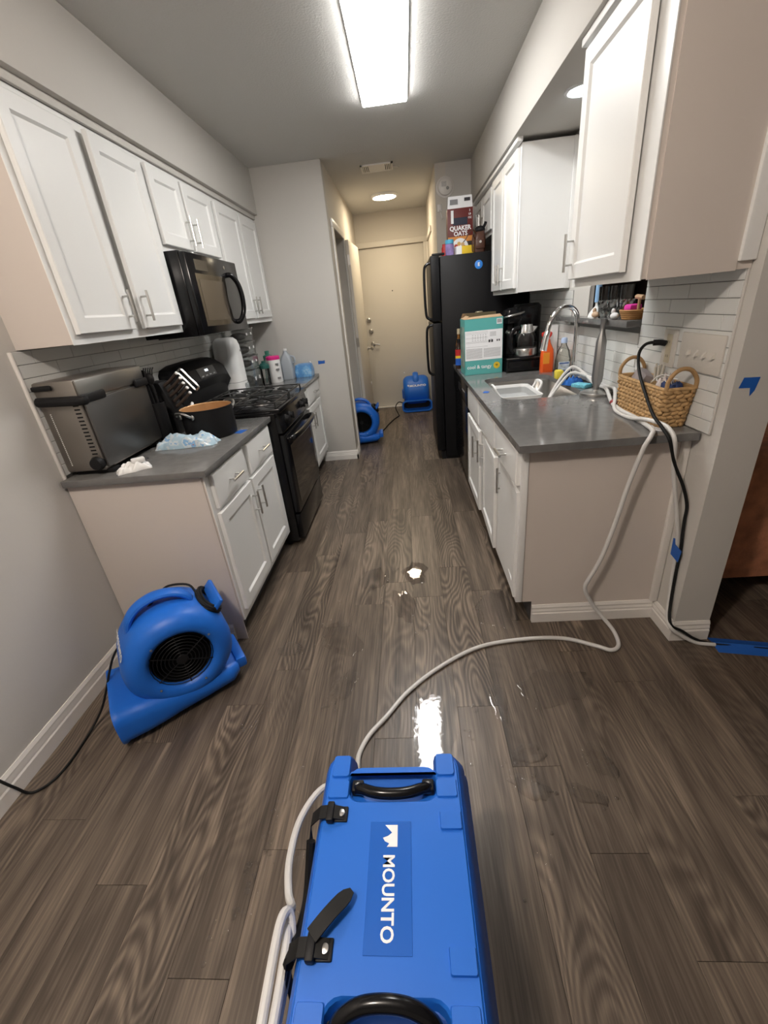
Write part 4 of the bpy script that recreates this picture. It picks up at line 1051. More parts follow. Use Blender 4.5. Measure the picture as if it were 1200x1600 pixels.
t = thing('spice_bottle', 'dark sauce bottle with red and blue label behind the teal box', 'bottle', (.428, 3.86, CT))
MB().lathe([(.001, 0), (.030, 0), (.031, .15), (.030, .17), (.014, .20), (.013, .215)], (0, 0, 0), 20).build('bottle', mat('dark_sauce', (.03, .015, .01), .15), t)
MB().lathe([(.0315, .03), (.0315, .085)], (0, 0, 0), 20, cap0=False, cap1=False).build('blue_label', mat('blue_lbl', (.02, .10, .45), .4), t)
MB().lathe([(.0315, .085), (.0315, .105)], (0, 0, 0), 20, cap0=False, cap1=False).build('yellow_band', M_YELLOW, t)
MB().lathe([(.0315, .105), (.0315, .155)], (0, 0, 0), 20, cap0=False, cap1=False).build('red_label', M_RED, t)
MB().lathe([(.016, .205), (.016, .235), (.001, .236)], (0, 0, 0), 16).build('cap', M_BLACKM, t)
t = thing('spice_bottle', 'amber vinegar bottle with pale cap standing farther behind the teal box', 'bottle', (.445, 4.02, CT))
MB().lathe([(.001, 0), (.027, 0), (.028, .17), (.012, .24), (.012, .27)], (0, 0, 0), 20).build('bottle', mat('amber', (.16, .07, .02), .15), t)
MB().lathe([(.0285, .07), (.0285, .15)], (0, 0, 0), 20, cap0=False, cap1=False).build('label', mat('tan_label', (.45, .36, .20), .5), t)
MB().lathe([(.0145, .262), (.0145, .305), (.001, .306)], (0, 0, 0), 16).build('cap', mat('cap_tan', (.5, .42, .28), .4), t)
t = thing('pepper_mill', 'small brass-topped jar rising behind the teal box', 'jar', (.585, 3.80, CT))
MB().lathe([(.001, 0), (.028, 0), (.030, .02), (.030, .32), (.024, .33), (.024, .345)], (0, 0, 0), 20).build('jar', M_CLEARG, t)
MB().lathe([(.031, .345), (.032, .36), (.032, .425), (.026, .432), (.001, .433)], (0, 0, 0), 20).build('lid', mat('brass_lid', (.35, .30, .20), .35, .7), t)

t = thing('pod_drawer', 'low black pod drawer under the coffee maker', 'drawer tray', (.875, 3.545, CT))
b = MB(); b.box(-.152, .152, -.165, .165, .082, .098); b.box(-.152, -.140, -.165, .165, 0, .085); b.box(.140, .152, -.165, .165, 0, .085); b.box(-.152, .152, .155, .165, 0, .085); b.build('frame', M_BLACK, t)
bx('drawer_front', M_BLACK, t, -.138, .138, -.168, -.155, .008, .078, .003)
bx('drawer_bin', M_BLACKM, t, -.136, .136, -.155, .150, .01, .07)
bx('rail', M_STEELD, t, -.152, .152, -.168, -.160, .094, .102, .002)
t = thing('coffee_maker', 'black pod coffee maker standing on the pod drawer', 'coffee maker', (.905, 3.615, CT + .098))
MB().loft([rrect(.0, 0, .098, .085, .04, z, 5) for z in (0, .20)] + [rrect(.0, -.01, .098, .09, .05, .22, 5), rrect(.0, -.015, .095, .095, .05, .34, 5), rrect(.0, -.01, .08, .08, .05, .358, 5)]).build('body', M_BLACK, t, angle=50)
MB().loft([rrect(-.095, -.02, .075, .07, .04, .235, 5), rrect(-.095, -.025, .080, .075, .04, .26, 5), rrect(-.092, -.02, .075, .07, .04, .325, 5), rrect(-.085, -.015, .05, .05, .04, .338, 5)]).build('brew_head', M_BLACK, t, angle=50)
MB().tube([(-.17, -.03, .255), (-.185, -.05, .27), (-.15, -.105, .285), (-.06, -.112, .30), (-.01, -.08, .32)], .008, 8).build('lid_lever', M_STEEL, t)
MB().lathe([(.040, 0), (.042, .012), (.036, .016)], (-.105, -.05, .0), 20).build('drip_tray', M_BLACKM, t)
MB().loft([rrect(-.10, .02, .055, .05, .03, .0, 5), rrect(-.10, .03, .050, .05, .03, .24, 5)]).build('column', M_BLACKM, t)
MB().tube([(-.15, -.05, .18), (-.12, -.07, .165), (-.08, -.07, .172)], .014, 10).build('spout', M_STEEL, t)

t = thing('electric_kettle', 'glass electric kettle with chrome lid and black handle', 'kettle', (.868, 3.435, CT + .098))
MB().lathe([(.001, 0), (.078, 0), (.080, .012), (.078, .016)], (0, 0, 0), 32).build('power_base', M_BLACKM, t)
MB().lathe([(.078, .016), (.080, .02), (.080, .062), (.078, .066)], (0, 0, 0), 32).build('steel_band', M_STEEL, t)
MB().lathe([(.078, .066), (.080, .09), (.076, .13), (.062, .165), (.056, .172)], (0, 0, 0), 32, cap0=False, cap1=False).build('glass_body', M_CLEAR, t)
MB().lathe([(.0555, .168), (.053, .175), (.044, .225), (.030, .230), (.001, .231)], (0, 0, 0), 32).build('lid', M_CHROME, t)
MB().tube([(-.050, -.01, .205), (-.082, -.015, .200), (-.108, -.018, .165), (-.110, -.018, .10), (-.092, -.015, .05), (-.078, -.012, .035)], .013, 10, flat=1.3).build('handle', M_BLACK, t)
MB().loft([[(.04, -.018, .212), (.04, .018, .212), (.046, .018, .17), (.046, -.018, .17)], [(.085, -.004, .205), (.085, .004, .205), (.062, .01, .168), (.062, -.01, .168)]]).build('spout', M_CHROME, t)

t = thing('spray_bottle', 'orange cleaner spray bottle behind the sink', 'spray bottle', (.985, 3.285, CT))
MB().loft([rrect(0, 0, a, b_, r_, z, 5) for a, b_, r_, z in ((.042, .028, .015, 0), (.044, .03, .018, .01), (.044, .03, .018, .10), (.040, .026, .018, .15), (.018, .016, .014, .20), (.014, .014, .013, .22))]).build('bottle', mat('orange_plastic', (.72, .10, .015), .3), t)
bx('label', mat('orange_label', (.80, .30, .03), .4), t, -.034, .01, -.0308, -.029, .06, .135)
hd = MB().loft([rrect(-.01, 0, a, .013, .008, z, 3) for a, z in ((.016, .215), (.020, .23), (.034, .245), (.036, .262), (.022, .272))]).build('trigger_head', mat('red_plastic', (.60, .04, .03), .35), t)
MB().tube([(-.02, 0, .235), (-.038, 0, .215), (-.035, 0, .185)], .005, 8).build('trigger', mat('red_plastic', (.60, .04, .03), .35), hd)
t = thing('dish_soap', 'clear dish soap bottle with pale blue cap beside the faucet', 'bottle', (1.015, 3.035, CT))
MB().loft([rrect(0, 0, a, b_, r_, z, 5) for a, b_, r_, z in ((.045, .026, .02, 0), (.048, .028, .022, .02), (.048, .028, .022, .11), (.036, .024, .02, .165), (.018, .016, .015, .20), (.016, .016, .015, .215))]).build('bottle', glass('soap_clear', (.86, .88, .84), 1.2, .06, .05), t)
bx('label', mat('soap_label', (.55, .62, .70), .4, var=.4, vscale=40), t, -.036, .036, -.0295, -.0285, .035, .10)
bx('label_stripe', mat('soap_blue', (.05, .12, .35), .4), t, -.030, .030, -.0302, -.0294, .086, .094)
MB().lathe([(.020, .213), (.020, .235), (.015, .245), (.001, .246)], (0, 0, 0), 18).build('cap', mat('pale_blue', (.42, .52, .72), .4), t)
t = thing('paper_carton', 'plain white carton against the tiles behind the soap bottle', 'carton', (1.010, 3.255, CT))
b = MB(); b.box(-.012, .054, .07, .13, 0, .305); b.build('carton', M_WHITE, t, .003)
bx('top_flap', mat('carton_flap', (.70, .70, .68), .6), t, -.010, .052, .072, .128, .305, .308, .001, 1)

# faucet
t = thing('faucet', 'chrome gooseneck kitchen faucet behind the sink', 'faucet', (1.02, 2.84, CT))
MB().lathe([(.027, 0), (.027, .006), (.021, .012), (.020, .09), (.018, .10)], (0, 0, 0), 20).build('base', M_CHROME, t)
MB().tube([(0, 0, .09), (-.002, 0, .22), (-.006, -.002, .34), (-.020, -.01, .400), (-.065, -.02, .432), (-.125, -.03, .422), (-.172, -.04, .365), (-.190, -.045, .30)], .0145, 14).build('neck', M_CHROME, t)
MB().tube([(-.186, -.044, .312), (-.194, -.046, .28), (-.204, -.048, .22), (-.207, -.048, .205)], lambda q: .016 + .005 * q, 14).build('spray_head', M_CHROME, t)
MB().tube([(0, -.01, .065), (0, -.045, .07), (.0, -.06, .072)], .012, 12).build('lever_stem', M_CHROME, t)
MB().lathe([(.019, -.05), (.026, -.06), (.027, -.085), (.020, -.095), (.001, -.096)], (0, 0, .072), 20, 'Y').build('lever_knob', mat('grey_clear_knob', (.45, .46, .46), .2), t)

# white tub in the sink
t = thing('dish_tub', 'white collapsible dish tub with grey inside, sitting in the sink', 'tub', (.690, 2.955, .711))
MB().loft([rrect(0, 0, .098, .175, .03, .002, 5), rrect(0, 0, .112, .192, .035, .06, 5), rrect(0, 0, .125, .205, .04, .135, 5), rrect(0, 0, .132, .213, .042, .150, 5), rrect(0, 0, .134, .215, .042, .158, 5), rrect(0, 0, .122, .203, .038, .158, 5), rrect(0, 0, .118, .198, .036, .140, 5)], True, False).build('rim', M_WHITE, t, angle=40)
MB().loft([rrect(0, 0, .1175, .1975, .036, .139, 5), rrect(0, 0, .114, .194, .035, .10, 5), rrect(0, 0, .108, .188, .035, .095, 5)], False, True).build('grey_liner', mat('grey_silicone', (.42, .43, .43), .4), t)
for s in (1, -1):
    hd = MB().tube([(s * .128, -.062, .150), (s * .148, -.062, .178), (s * .156, -.056, .200), (s * .157, 0, .206), (s * .156, .056, .200), (s * .148, .062, .178), (s * .128, .062, .150)], .0085, 8).build('handle', M_WHITE, t)
    if s < 0: hd.scale = (.9, 1, .9); hd.location = (0, 0, .012)

# sponges
t = thing('scrub_brush', 'yellow and navy dish scrubber at the sink corner', 'sponge', (1.005, 2.945, CT))
bx('yellow_sponge', mat('yellow_foam', (.70, .58, .06), .8, bump=.5, bscale=200), t, -.062, -.015, -.03, .03, .004, .06, .01)
bx('navy_pad', mat('navy_pad', (.015, .02, .08), .8), t, -.014, .035, -.03, .03, .004, .055, .008)
tag(bx('sponge', mat('aqua_foam', (.16, .50, .62), .85, var=.3, vscale=120, bump=.5, bscale=220), None, -.032, .032, -.05, .05, 0, .022, .006), 'light blue speckled sponge at the sink edge', 'sponge')
o = bpy.data.objects['sponge']; o.location = (1.000, 2.635, CT); o.rotation_euler = (0, 0, .5)
o = bag('cleaning_cloth', 'crumpled bright blue cloth beside the light blue sponge', 'cloth', (.990, 2.765, CT), .6, .13, .085, .035, mat('blue_cloth', (.03, .17, .60), .8), 5)

t = thing('towel_holder', 'upright brushed steel paper towel holder without a roll', 'towel holder', (.990, 2.405, CT))
MB().lathe([(.001, 0), (.078, 0), (.080, .008), (.078, .016), (.070, .020), (.030, .021), (.016, .024), (.013, .03)], (0, 0, 0), 40).build('base', M_STEEL, t)
MB().lathe([(.014, .022), (.014, .04), (.027, .075), (.029, .10), (.026, .27), (.013, .315), (.011, .335), (.015, .37), (.018, .376), (.001, .378)], (0, 0, 0), 10).build('post', mat('grey_steel', (.36, .36, .36), .3, .9), t, angle=25)

# basket (woven rope bulges)
t = thing('woven_basket', 'tan woven straw basket with two handles at the counter end', 'basket', (1.013, 1.895, CT), 0)
b = MB()
rows, HH = 9, .148
def basket_pt(s, z):
    k = z / HH; hx, hy = .046 + .012 * k, .178 + .020 * k; r = .012
    per = [(hx - r, -hy), (hx, -hy + r), (hx, hy - r), (hx - r, hy), (-hx + r, hy), (-hx, hy - r), (-hx, -hy + r), (-hx + r, -hy)]
    L_ = [math.dist(per[i], per[(i + 1) % 8]) for i in range(8)]; T_ = sum(L_); d = (s % 1.0) * T_
    for i in range(8):
        if d <= L_[i]:
            q = d / L_[i]; a, c_ = per[i], per[(i + 1) % 8]
            tx, ty = (c_[0] - a[0]) / L_[i], (c_[1] - a[1]) / L_[i]
            return (a[0] + (c_[0] - a[0]) * q, a[1] + (c_[1] - a[1]) * q), (tx, ty)
        d -= L_[i]
    return per[0], (1, 0)
NW = 34
for r_ in range(rows):
    z = HH * (r_ + .5) / rows
    for k in range(NW):
        s = (k + .5 * (r_ % 2)) / NW
        (x, y), (tx, ty) = basket_pt(s, z)
        a = math.atan2(ty, tx)
        m0 = len(b.v); b.ball((0, 0, 0), .0185, .0085, .0098, 8, 5)
        for i in range(m0, len(b.v)):
            vx, vy, vz = b.v[i]; vz += vx * (.22 if r_ % 2 else -.22)
            b.v[i] = (x + vx * math.cos(a) - vy * math.sin(a), y + vx * math.sin(a) + vy * math.cos(a), z + vz)
o = b.build('woven_side', M_TAN, t, angle=60); o['kind'] = 'stuff'
MB().loft([[(p[0], p[1], z) for p in [basket_pt(i / 24, z * 1.0)[0] for i in range(24)]] for z in (.003, .146)], True, False).build('liner', mat('straw_dark', (.16, .09, .035), .9), t)
MB().tube([(*basket_pt(i / 20, HH)[0], HH + .002) for i in range(20)], .0075, 7, True, True).build('rim_rope', M_TAN, t)
for s, nm in ((1, 'handle'), (-1, 'handle')):
    y = s * .195
    MB().tube([(-.052, y, HH), (-.050, y, HH + .035), (-.028, y, HH + .066), (.0, y, HH + .076), (.028, y, HH + .066), (.050, y, HH + .035), (.052, y, HH)], .0078, 9).build(nm, mat('straw_handle', (.36, .22, .10), .7), t)
# contents
BX = (1.013, 1.895, CT)
def inb(x, y, z): return (BX[0] + x, BX[1] + y, BX[2] + z)
t = thing('pill_bottle', 'white capped bottle lying in the woven basket', 'bottle', inb(-.005, .065, .10), 0)
MB().lathe([(.024, 0), (.026, .004), (.026, .05), (.020, .055)], (0, 0, 0), 20, 'Y').build('bottle', M_WHITE, t)
MB().lathe([(.027, 0), (.028, -.004), (.028, -.020), (.024, -.024), (.001, -.025)], (0, 0, 0), 24, 'Y').build('cap', M_WHITE, t)
o = bx('small_carton', mat('mauve_card', (.30, .26, .26), .6), None, -.022, .022, -.05, .05, -.05, .065, .002); o.location = inb(.0, .125, .11); o.rotation_euler = (.25, .35, 0); tag(o, 'mauve grey carton tilted in the basket near the towel holder', 'carton')
t = thing('clear_jar', 'small jar with tan lid standing in the middle of the basket', 'jar', inb(.018, .005, .02))
MB().lathe([(.001, 0), (.026, 0), (.026, .13), (.001, .131)], (0, 0, 0), 18).build('jar', mat('tan_jar', (.38, .26, .13), .5), t)
b = MB()
for i in range(6): b.tube([(.012 * math.cos(i), .012 * math.sin(i), .11), (.018 * math.cos(i), .018 * math.sin(i), .185 + .006 * (i % 3))], .0045, 6, False)
b.build('picks', mat('pale_glass', (.55, .52, .45), .3), t)
o = bag('navy_pouch', 'navy blue cloth pouch in the near end of the basket', 'pouch', inb(.008, -.115, .112), 1.35, .15, .075, .055, mat('navy_cloth', (.02, .04, .13), .7), 11)
o = bag('plastic_pouch', 'crumpled clear white plastic pouch in the basket', 'pouch', inb(.018, -.055, .108), .8, .12, .07, .075, mat('frost_plastic', (.58, .52, .50), .4), 17)
o = MB().tube([inb(-.02, -.02, .15), inb(-.01, -.04, .175), inb(.015, -.05, .18), inb(.025, -.08, .175), inb(0, -.10, .165), inb(-.02, -.07, .16), inb(.0, -.03, .17), inb(.02, -.13, .175)], .0022, 6).build('cable', M_WHITE, None)
tag(o, 'thin white charging cable tangled on top of the basket', 'cable')
o = MB().ball((0, 0, .014), .018, .022, .014).build('red_pouch', mat('red_dark', (.25, .015, .02), .6), None); o.location = (.975, 2.145, CT); tag(o, 'small dark red pouch on the counter behind the basket', 'pouch')
o = MB().loft([[(.935, 1.70, CT + .0004), (.962, 1.66, CT + .0004), (.985, 1.70, CT + .0004), (.945, 1.92, CT + .0004), (.935, 1.92, CT + .0004)], [(.935, 1.70, CT + .0018), (.962, 1.66, CT + .0018), (.985, 1.70, CT + .0018), (.945, 1.92, CT + .0018), (.935, 1.92, CT + .0018)]]).build('paper_slip', M_PRINT, None, smooth=False)
tag(o, 'white paper slip under the hose in front of the basket', 'paper')

# outlet and switch plates
t = thing('wall_outlet', 'almond wall outlet on the tiles with the black plug', 'outlet', (RW - .009, 1.925, 1.185))
bx('plate', M_ALMOND, t, -.006, 0, -.048, .048, -.070, .072, .002)
bx('socket_block', mat('almond_dark', (.50, .44, .32), .4), t, -.0085, -.006, -.019, .019, -.055, .055, .001, 1)
b = MB()
for z in (-.028, .026):
    for y in (-.006, .006): b.box(-.009, -.0084, y - .001, y + .001, z - .005, z + .005)
b.build('slots', M_BLACKM, t)['kind'] = 'stuff'
t = thing('switch_plate', 'wide almond four-switch plate above the basket', 'switch', (RW - .009, 1.715, 1.187))
bx('plate', M_ALMOND, t, -.008, 0, -.122, .128, -.066, .066, .003)
for i in range(4):
    y = -.083 + i * .048
    o = MB().loft([[(-.007, y - .006, -.010), (-.007, y + .006, -.010), (-.007, y + .006, .012), (-.007, y - .006, .012)], [(-.022, y - .005, -.012), (-.022, y + .005, -.012), (-.018, y + .005, -.002), (-.018, y - .005, -.002)]]).build('toggle', M_ALMOND, t)

# pass-through ledge and what stands on it
tag(bx('ledge', M_STONE, None, 1.008, 1.30, OY0 + .006, OY1 - .006, 1.2555, 1.285, .003), 'narrow grey stone ledge in the wall pass-through', 'ledge')
tag(bx('ledge', M_STONE, None, 1.008, 1.0695, OY1 - .005, 3.22, 1.2555, 1.285, .003), 'grey stone shelf end running on towards the far wall cabinet', 'ledge')
LZ = 1.2852
b = None
for i, (x, y, lab) in enumerate(((1.075, 2.60, 'cut glass tumbler on the ledge, nearest the sink'), (1.085, 2.51, 'cut glass tumbler in the middle of the ledge'), (1.095, 2.42, 'cut glass tumbler on the ledge next to the small wicker basket'))):
    t = thing('cut_glass', lab, 'glass', (x, y, LZ), 0, 'cut glasses on the ledge')
    v = MB(); loops = []
    for r_, z in ((.030, 0), (.034, .012), (.036, .03), (.038, .05), (.039, .07), (.040, .085)):
        loops.append([(r_ * (1 + (.09 if (j + int(z * 60)) % 2 else 0)) * math.cos(2 * PI * j / 16), r_ * (1 + (.09 if (j + int(z * 60)) % 2 else 0)) * math.sin(2 * PI * j / 16), z) for j in range(16)])
    v.loft(loops, True, False).build('cut_body', glass('crystal', (.75, .78, .78), 2.6, .05, .18), t, smooth=False)
    MB().lathe([(.040, .085), (.042, .15), (.040, .15), (.038, .085)], (0, 0, 0), 20, cap0=False, cap1=False).build('rim', M_CLEAR, t)
t = thing('bottle_brush', 'blue and white bottle brush standing on the ledge', 'brush', (1.075, 2.72, LZ))
MB().lathe([(.001, 0), (.045, 0), (.040, .02), (.020, .045), (.010, .055), (.009, .075)], (0, 0, 0), 20).build('white_base', M_WHITE, t)
MB().loft([rrect(0, 0, .014, .018, .012, z, 4) for z in (.075, .09, .19)]).build('blue_handle', mat('sky_blue', (.28, .48, .75), .4), t)
t = thing('wire_drying_rack', 'thin wire rack arch at the far end of the ledge', 'rack', (1.07, 2.78, LZ))
MB().tube([(0, .05, .0), (0, .048, .12), (0, .035, .16), (0, -.035, .16), (0, -.048, .12), (0, -.05, 0)], .0035, 8).build('arch', M_STEEL, t)
t = thing('small_wicker_basket', 'small oval wicker basket at the near end of the ledge', 'basket', (1.075, 2.285, LZ))
b = MB()
for r_ in range(5): b.tube([((.040 + .003 * r_) * math.cos(a * PI / 8), (.066 + .004 * r_) * math.sin(a * PI / 8), .005 + r_ * .0085) for a in range(16)], .0052, 6, True, True)
b.build('wicker_side', mat('orange_straw', (.42, .21, .07), .75), t)['kind'] = 'stuff'
MB().loft([[(.044 * math.cos(a * PI / 8), .07 * math.sin(a * PI / 8), z) for a in range(16)] for z in (.002, .03)]).build('base', mat('straw_dark'  , (.16, .09, .035), .9), t)
o = bx('pink_cloth', mat('hot_pink', (.80, .04, .40), .6), None, -.028, .028, -.035, .035, 0, .032, .01); o.location = (1.07, 2.29, LZ + .033); tag(o, 'hot pink folded cloth in the small wicker basket', 'cloth')
t = thing('wooden_stamp', 'wooden T-shaped handle sticking out of the small wicker basket', 'utensil', (1.075, 2.245, LZ + .03))
MB().tube([(0, 0, 0), (0, 0, .058)], .007, 8, False).build('stem', mat('light_wood', (.50, .32, .18), .5), t)
MB().tube([(0, -.035, .062), (0, .03, .066)], .010, 8, False).build('grip', mat('light_wood', (.50, .32, .18), .5), t)
for i, (x, y, lab, m_) in enumerate(((1.06, 2.66, 'small tan trinket on the ledge by the brush', mat('trinket_tan', (.55, .38, .25), .5)), (1.05, 2.40, 'white ceramic bird figurine on the ledge beside the glasses', M_WHITE))):
    o = MB().ball((0, 0, .016), .018, .03, .016).ball((0, .018, .036), .010, .010, .014).build('figurine', m_, None); o.location = (x - .025, y - .03, LZ); tag(o, lab, 'figurine')

# =================================================================== ON THE FRIDGE
FT = 1.7855
t = thing('oats_box', 'big maroon oats box with open white flap on the refrigerator', 'box', (.522, 4.50, FT), 0)
MAROON = mat('maroon_card', (.13, .018, .016), .5)
b = MB(); b.box(-.108, .108, -.07, .07, 0, .36); b.build('carton', MAROON, t, .002)
bx('bottom_print', mat('oats_dark', (.03, .02, .018), .5), t, -.107, .107, -.0708, -.07, .002, .112)
bx('orange_band', mat('oats_orange', (.62, .25, .05), .5), t, -.107, .107, -.0710, -.07, .112, .152)
MB().lathe([(.072, 0), (.072, -.0012)], (-.005, -.0705, .068), 32, 'Y').build('bowl_picture', M_PRINT, t)
for i in range(7):
    an = i * .9; MB().lathe([(.016, 0), (.016, -.0012)], (-.005 + .038 * math.cos(an), -.0717, .068 + .03 * math.sin(an)), 12, 'Y').build('fruit_picture', [mat('fruit_red', (.5, .05, .04), .5), mat('oat_tan', (.62, .42, .22), .5), mat('fruit_gold', (.7, .42, .12), .5)][i % 3], t)
text('brand_lettering', 'QUAKER', .046, M_PRINT, t, (.0, -.0712, .212), (PI / 2, 0, 0), bold=.0016)
text('brand_lettering', 'OATS', .046, M_PRINT, t, (.002, -.0712, .172), (PI / 2, 0, 0), bold=.0016)
bx('white_tab', M_PRINT, t, -.078, -.056, -.0712, -.07, .25, .345); bx('navy_field', mat('navy_print', (.012, .016, .04), .5), t, -.062, .062, -.0709, -.07, .236, .29)
for i, s in enumerate(('2', 'LB', 'OZ')): text('weight_lettering', s, .02, M_PRINT, t, (.082, -.0712, .335 - i * .026), (PI / 2, 0, 0), bold=.0004)
fl = MB().loft([[(-.106, -.07, .358), (.106, -.07, .358), (.106, -.068, .36), (-.106, -.068, .36)], [(-.100, -.085, .440), (.098, -.085, .440), (.098, -.083, .442), (-.100, -.083, .442)]]).build('open_flap', M_PRINT, t)
bx('flap_stamp', INK, fl, .035, .085, -.0835, -.078, .402, .425); bx('flap_print', INKG, fl, -.085, -.02, -.0835, -.076, .385, .42)
t = thing('yellow_carton', 'yellow and white food carton lying in front of the oats box', 'carton', (.535, 4.30, FT), math.radians(4))
bx('carton', M_YELLOW, t, -.075, .070, -.06, .06, 0, .062, .002)
bx('white_end', M_PRINT, t, -.0755, -.030, -.0608, .0602, -.0, .0625)
t = thing('vitamin_jar', 'small clear jar with blue cap and purple label on the refrigerator edge', 'jar', (.412, 4.29, FT))
MB().lathe([(.001, 0), (.034, 0), (.036, .006), (.036, .085), (.030, .092)], (0, 0, 0), 24).build('jar', mat('lilac_label', (.30, .22, .48), .3, var=.35, vscale=25), t)
MB().lathe([(.035, .090), (.036, .095), (.036, .118), (.032, .121), (.001, .121)], (0, 0, 0), 24).build('cap', mat('sky_cap', (.08, .40, .62), .35), t)
t = thing('spice_bottle', 'small red bottle behind the blue-capped jar on the refrigerator', 'bottle', (.375, 4.36, FT))
MB().lathe([(.001, 0), (.024, 0), (.025, .07), (.018, .085), (.018, .10), (.001, .101)], (0, 0, 0), 16).build('bottle', M_RED, t)
LE = mat('brown_leather', (.075, .030, .018), .4, bump=.2, bscale=120)
t = thing('leather_bag', 'brown leather handbag with straps on the refrigerator', 'bag', (.655, 4.285, FT))
MB().loft([rrect(0, 0, .046, .060, .025, 0, 4), rrect(.002, 0, .052, .066, .03, .04, 4), rrect(.006, .004, .048, .062, .028, .10, 4), rrect(.012, .006, .036, .05, .02, .15, 4), rrect(.016, .006, .020, .04, .015, .165, 4)]).build('body', LE, t, angle=60)
bx('pocket', LE, t, -.034, .044, -.074, -.058, .025, .095, .008)
MB().ball((.01, -.01, .165), .045, .04, .030, 12, 8).build('dark_lining', M_BLACKM, t)
MB().tube([(.03, -.02, .165), (.05, -.03, .20), (.055, -.035, .215)], .012, 8).build('dark_flap', M_BLACKM, t)
MB().tube([(-.03, -.05, .14), (-.055, -.068, .165), (-.085, -.072, .145), (-.115, -.076, .105), (-.135, -.080, .085)], .006, 8, flat=.6).build('strap', LE, t)
MB().tube([(-.04, -.055, .10), (-.055, -.072, .13), (-.062, -.076, .08), (-.062, -.078, .025), (-.058, -.076, .006)], .006, 8, flat=.6).build('strap', LE, t)
MB().lathe([(.010, 0), (.010, -.004)], (.005, -.074, .075), 14, 'Y').build('clasp', M_STEEL, t)

# =================================================================== CEILING AND WALL FITTINGS
t = thing('air_vent', 'white ceiling air vent in front of the hallway light', 'vent', (-.17, 4.88, CE))
b = MB(); b.box(-.146, .146, -.118, -.095, -.010, 0); b.box(-.146, .146, .095, .118, -.010, 0); b.box(-.146, -.128, -.118, .118, -.010, 0); b.box(.128, .146, -.118, .118, -.010, 0)
b.build('frame', M_TRIM, t); bx('backing', M_BLACKM, t, -.128, .128, -.095, .095, -.002, 0)
bx('centre_plate', M_TRIM, t, -.075, .075, -.095, .095, -.008, -.002)
for s in (-1, 1):
    for i in range(3):
        o = MB().box(-.004, .004, -.094, .094, -.009, -.001).build('slat', M_TRIM, t); o.location = (s * (.087 + i * .016), 0, 0)
MB().tube([(.146, .02, -.004), (.17, .03, -.008), (.20, .06, -.006)], .004, 6).build('torn_paint', M_TRIM, t)
t = thing('smoke_detector', 'round white smoke detector on the wall above the refrigerator', 'smoke detector', (.452, 5.0, 2.41))
MB().lathe([(.085, 0), (.085, -.008), (.070, -.014), (.066, -.034), (.050, -.042), (.001, -.043)], (0, 0, 0), 36, 'Y').build('cover', M_TRIM, t)
MB().lathe([(.014, -.042), (.012, -.047), (.001, -.048)], (.02, 0, -.015), 14, 'Y').build('test_button', M_GREYP, t)
b = MB()
for i in range(5): b.box(-.035, .01, -.0445, -.0425, .0 + i * .008, .003 + i * .008)
b.build('sound_slots', M_GREYP, t)['kind'] = 'stuff'
t = thing('bracket', 'small pale bracket on the wall behind the oats box', 'bracket', (.385, 5.0, 2.25))
bx('plate', M_TRIM, t, -.012, .03, -.012, 0, -.03, .03, .003); MB().tube([(.01, -.01, -.02), (.02, -.035, -.05), (.03, -.04, -.09)], .006, 6).build('hook', M_TRIM, t)

# =================================================================== LIVING ROOM SOFA (seen past the wall end)
t = thing('sofa', 'rust brown plush sofa in the dark room past the wall end', 'sofa', (1.95, 2.25, 0))
RUST = mat('rust_plush', (.50, .21, .11), .85, bump=.8, bscale=120, var=.3, vscale=14)
MB().loft([rrect(0, -.32, .62, .14, .10, .12, 5), rrect(0, -.32, .64, .16, .11, .22, 5), rrect(0, -.32, .64, .16, .12, .60, 5), rrect(0, -.32, .60, .13, .12, .70, 5), rrect(0, -.32, .5, .06, .05, .73, 5)]).build('arm', RUST, t, angle=60)
MB().loft([rrect(.05, .25, .55, .42, .08, .12, 5), rrect(.05, .25, .57, .44, .09, .40, 5), rrect(.05, .25, .52, .40, .09, .46, 5)]).build('seat', RUST, t, angle=60)
MB().loft([rrect(.5, .2, .14, .5, .08, .12, 5), rrect(.5, .2, .15, .52, .09, .85, 5), rrect(.5, .2, .10, .46, .08, .92, 5)]).build('backrest', RUST, t, angle=60)
for x in (-.5, .5):
    for y in (-.36, .55): MB().cyl((x, y, 0), .03, .125, 12).build('leg', M_BLACKM, t)

# =================================================================== WATER ON THE FLOOR
def puddle(label, cx, cy, rx, ry, seed, rz=0.0, z=.0011, rag=.35):
    r = random.Random(seed); n = 56; ph = [r.uniform(0, 6.28) for _ in range(6)]
    ring = []
    for j in range(n):
        a = 2 * PI * j / n
        k = 1 + rag * (.40 * math.sin(2 * a + ph[0]) + .30 * math.sin(3 * a + ph[1]) + .24 * math.sin(5 * a + ph[2]) + .18 * math.sin(9 * a + ph[3]) + .14 * math.sin(14 * a + ph[4])) + r.uniform(-.05, .05) * rag * 2
        ring.append((rx * k * math.cos(a), ry * k * math.sin(a)))
    loops = [[(x, y, 0) for x, y in ring], [(x * .985, y * .985, .0006) for x, y in ring], [(x * .95, y * .95, .0010) for x, y in ring], [(x * .5, y * .5, .0011) for x, y in ring], [(x * .02, y * .02, .0011) for x, y in ring]]
    o = MB().loft(loops, False, True).build('water_puddle', M_WATER, None, angle=80)
    o.location = (cx, cy, .0006); o.rotation_euler = (0, 0, rz)
    return tag(o, label, 'puddle', 'water puddles on the floor')
nt = M_WATER.node_tree
tcw = nt.nodes.new('ShaderNodeTexCoord'); nw = nt.nodes.new('ShaderNodeTexNoise'); nw.inputs['Scale'].default_value = 34; nw.inputs['Detail'].default_value = 3
bw = nt.nodes.new('ShaderNodeBump'); bw.inputs['Strength'].default_value = .04; bw.inputs['Distance'].default_value = .01
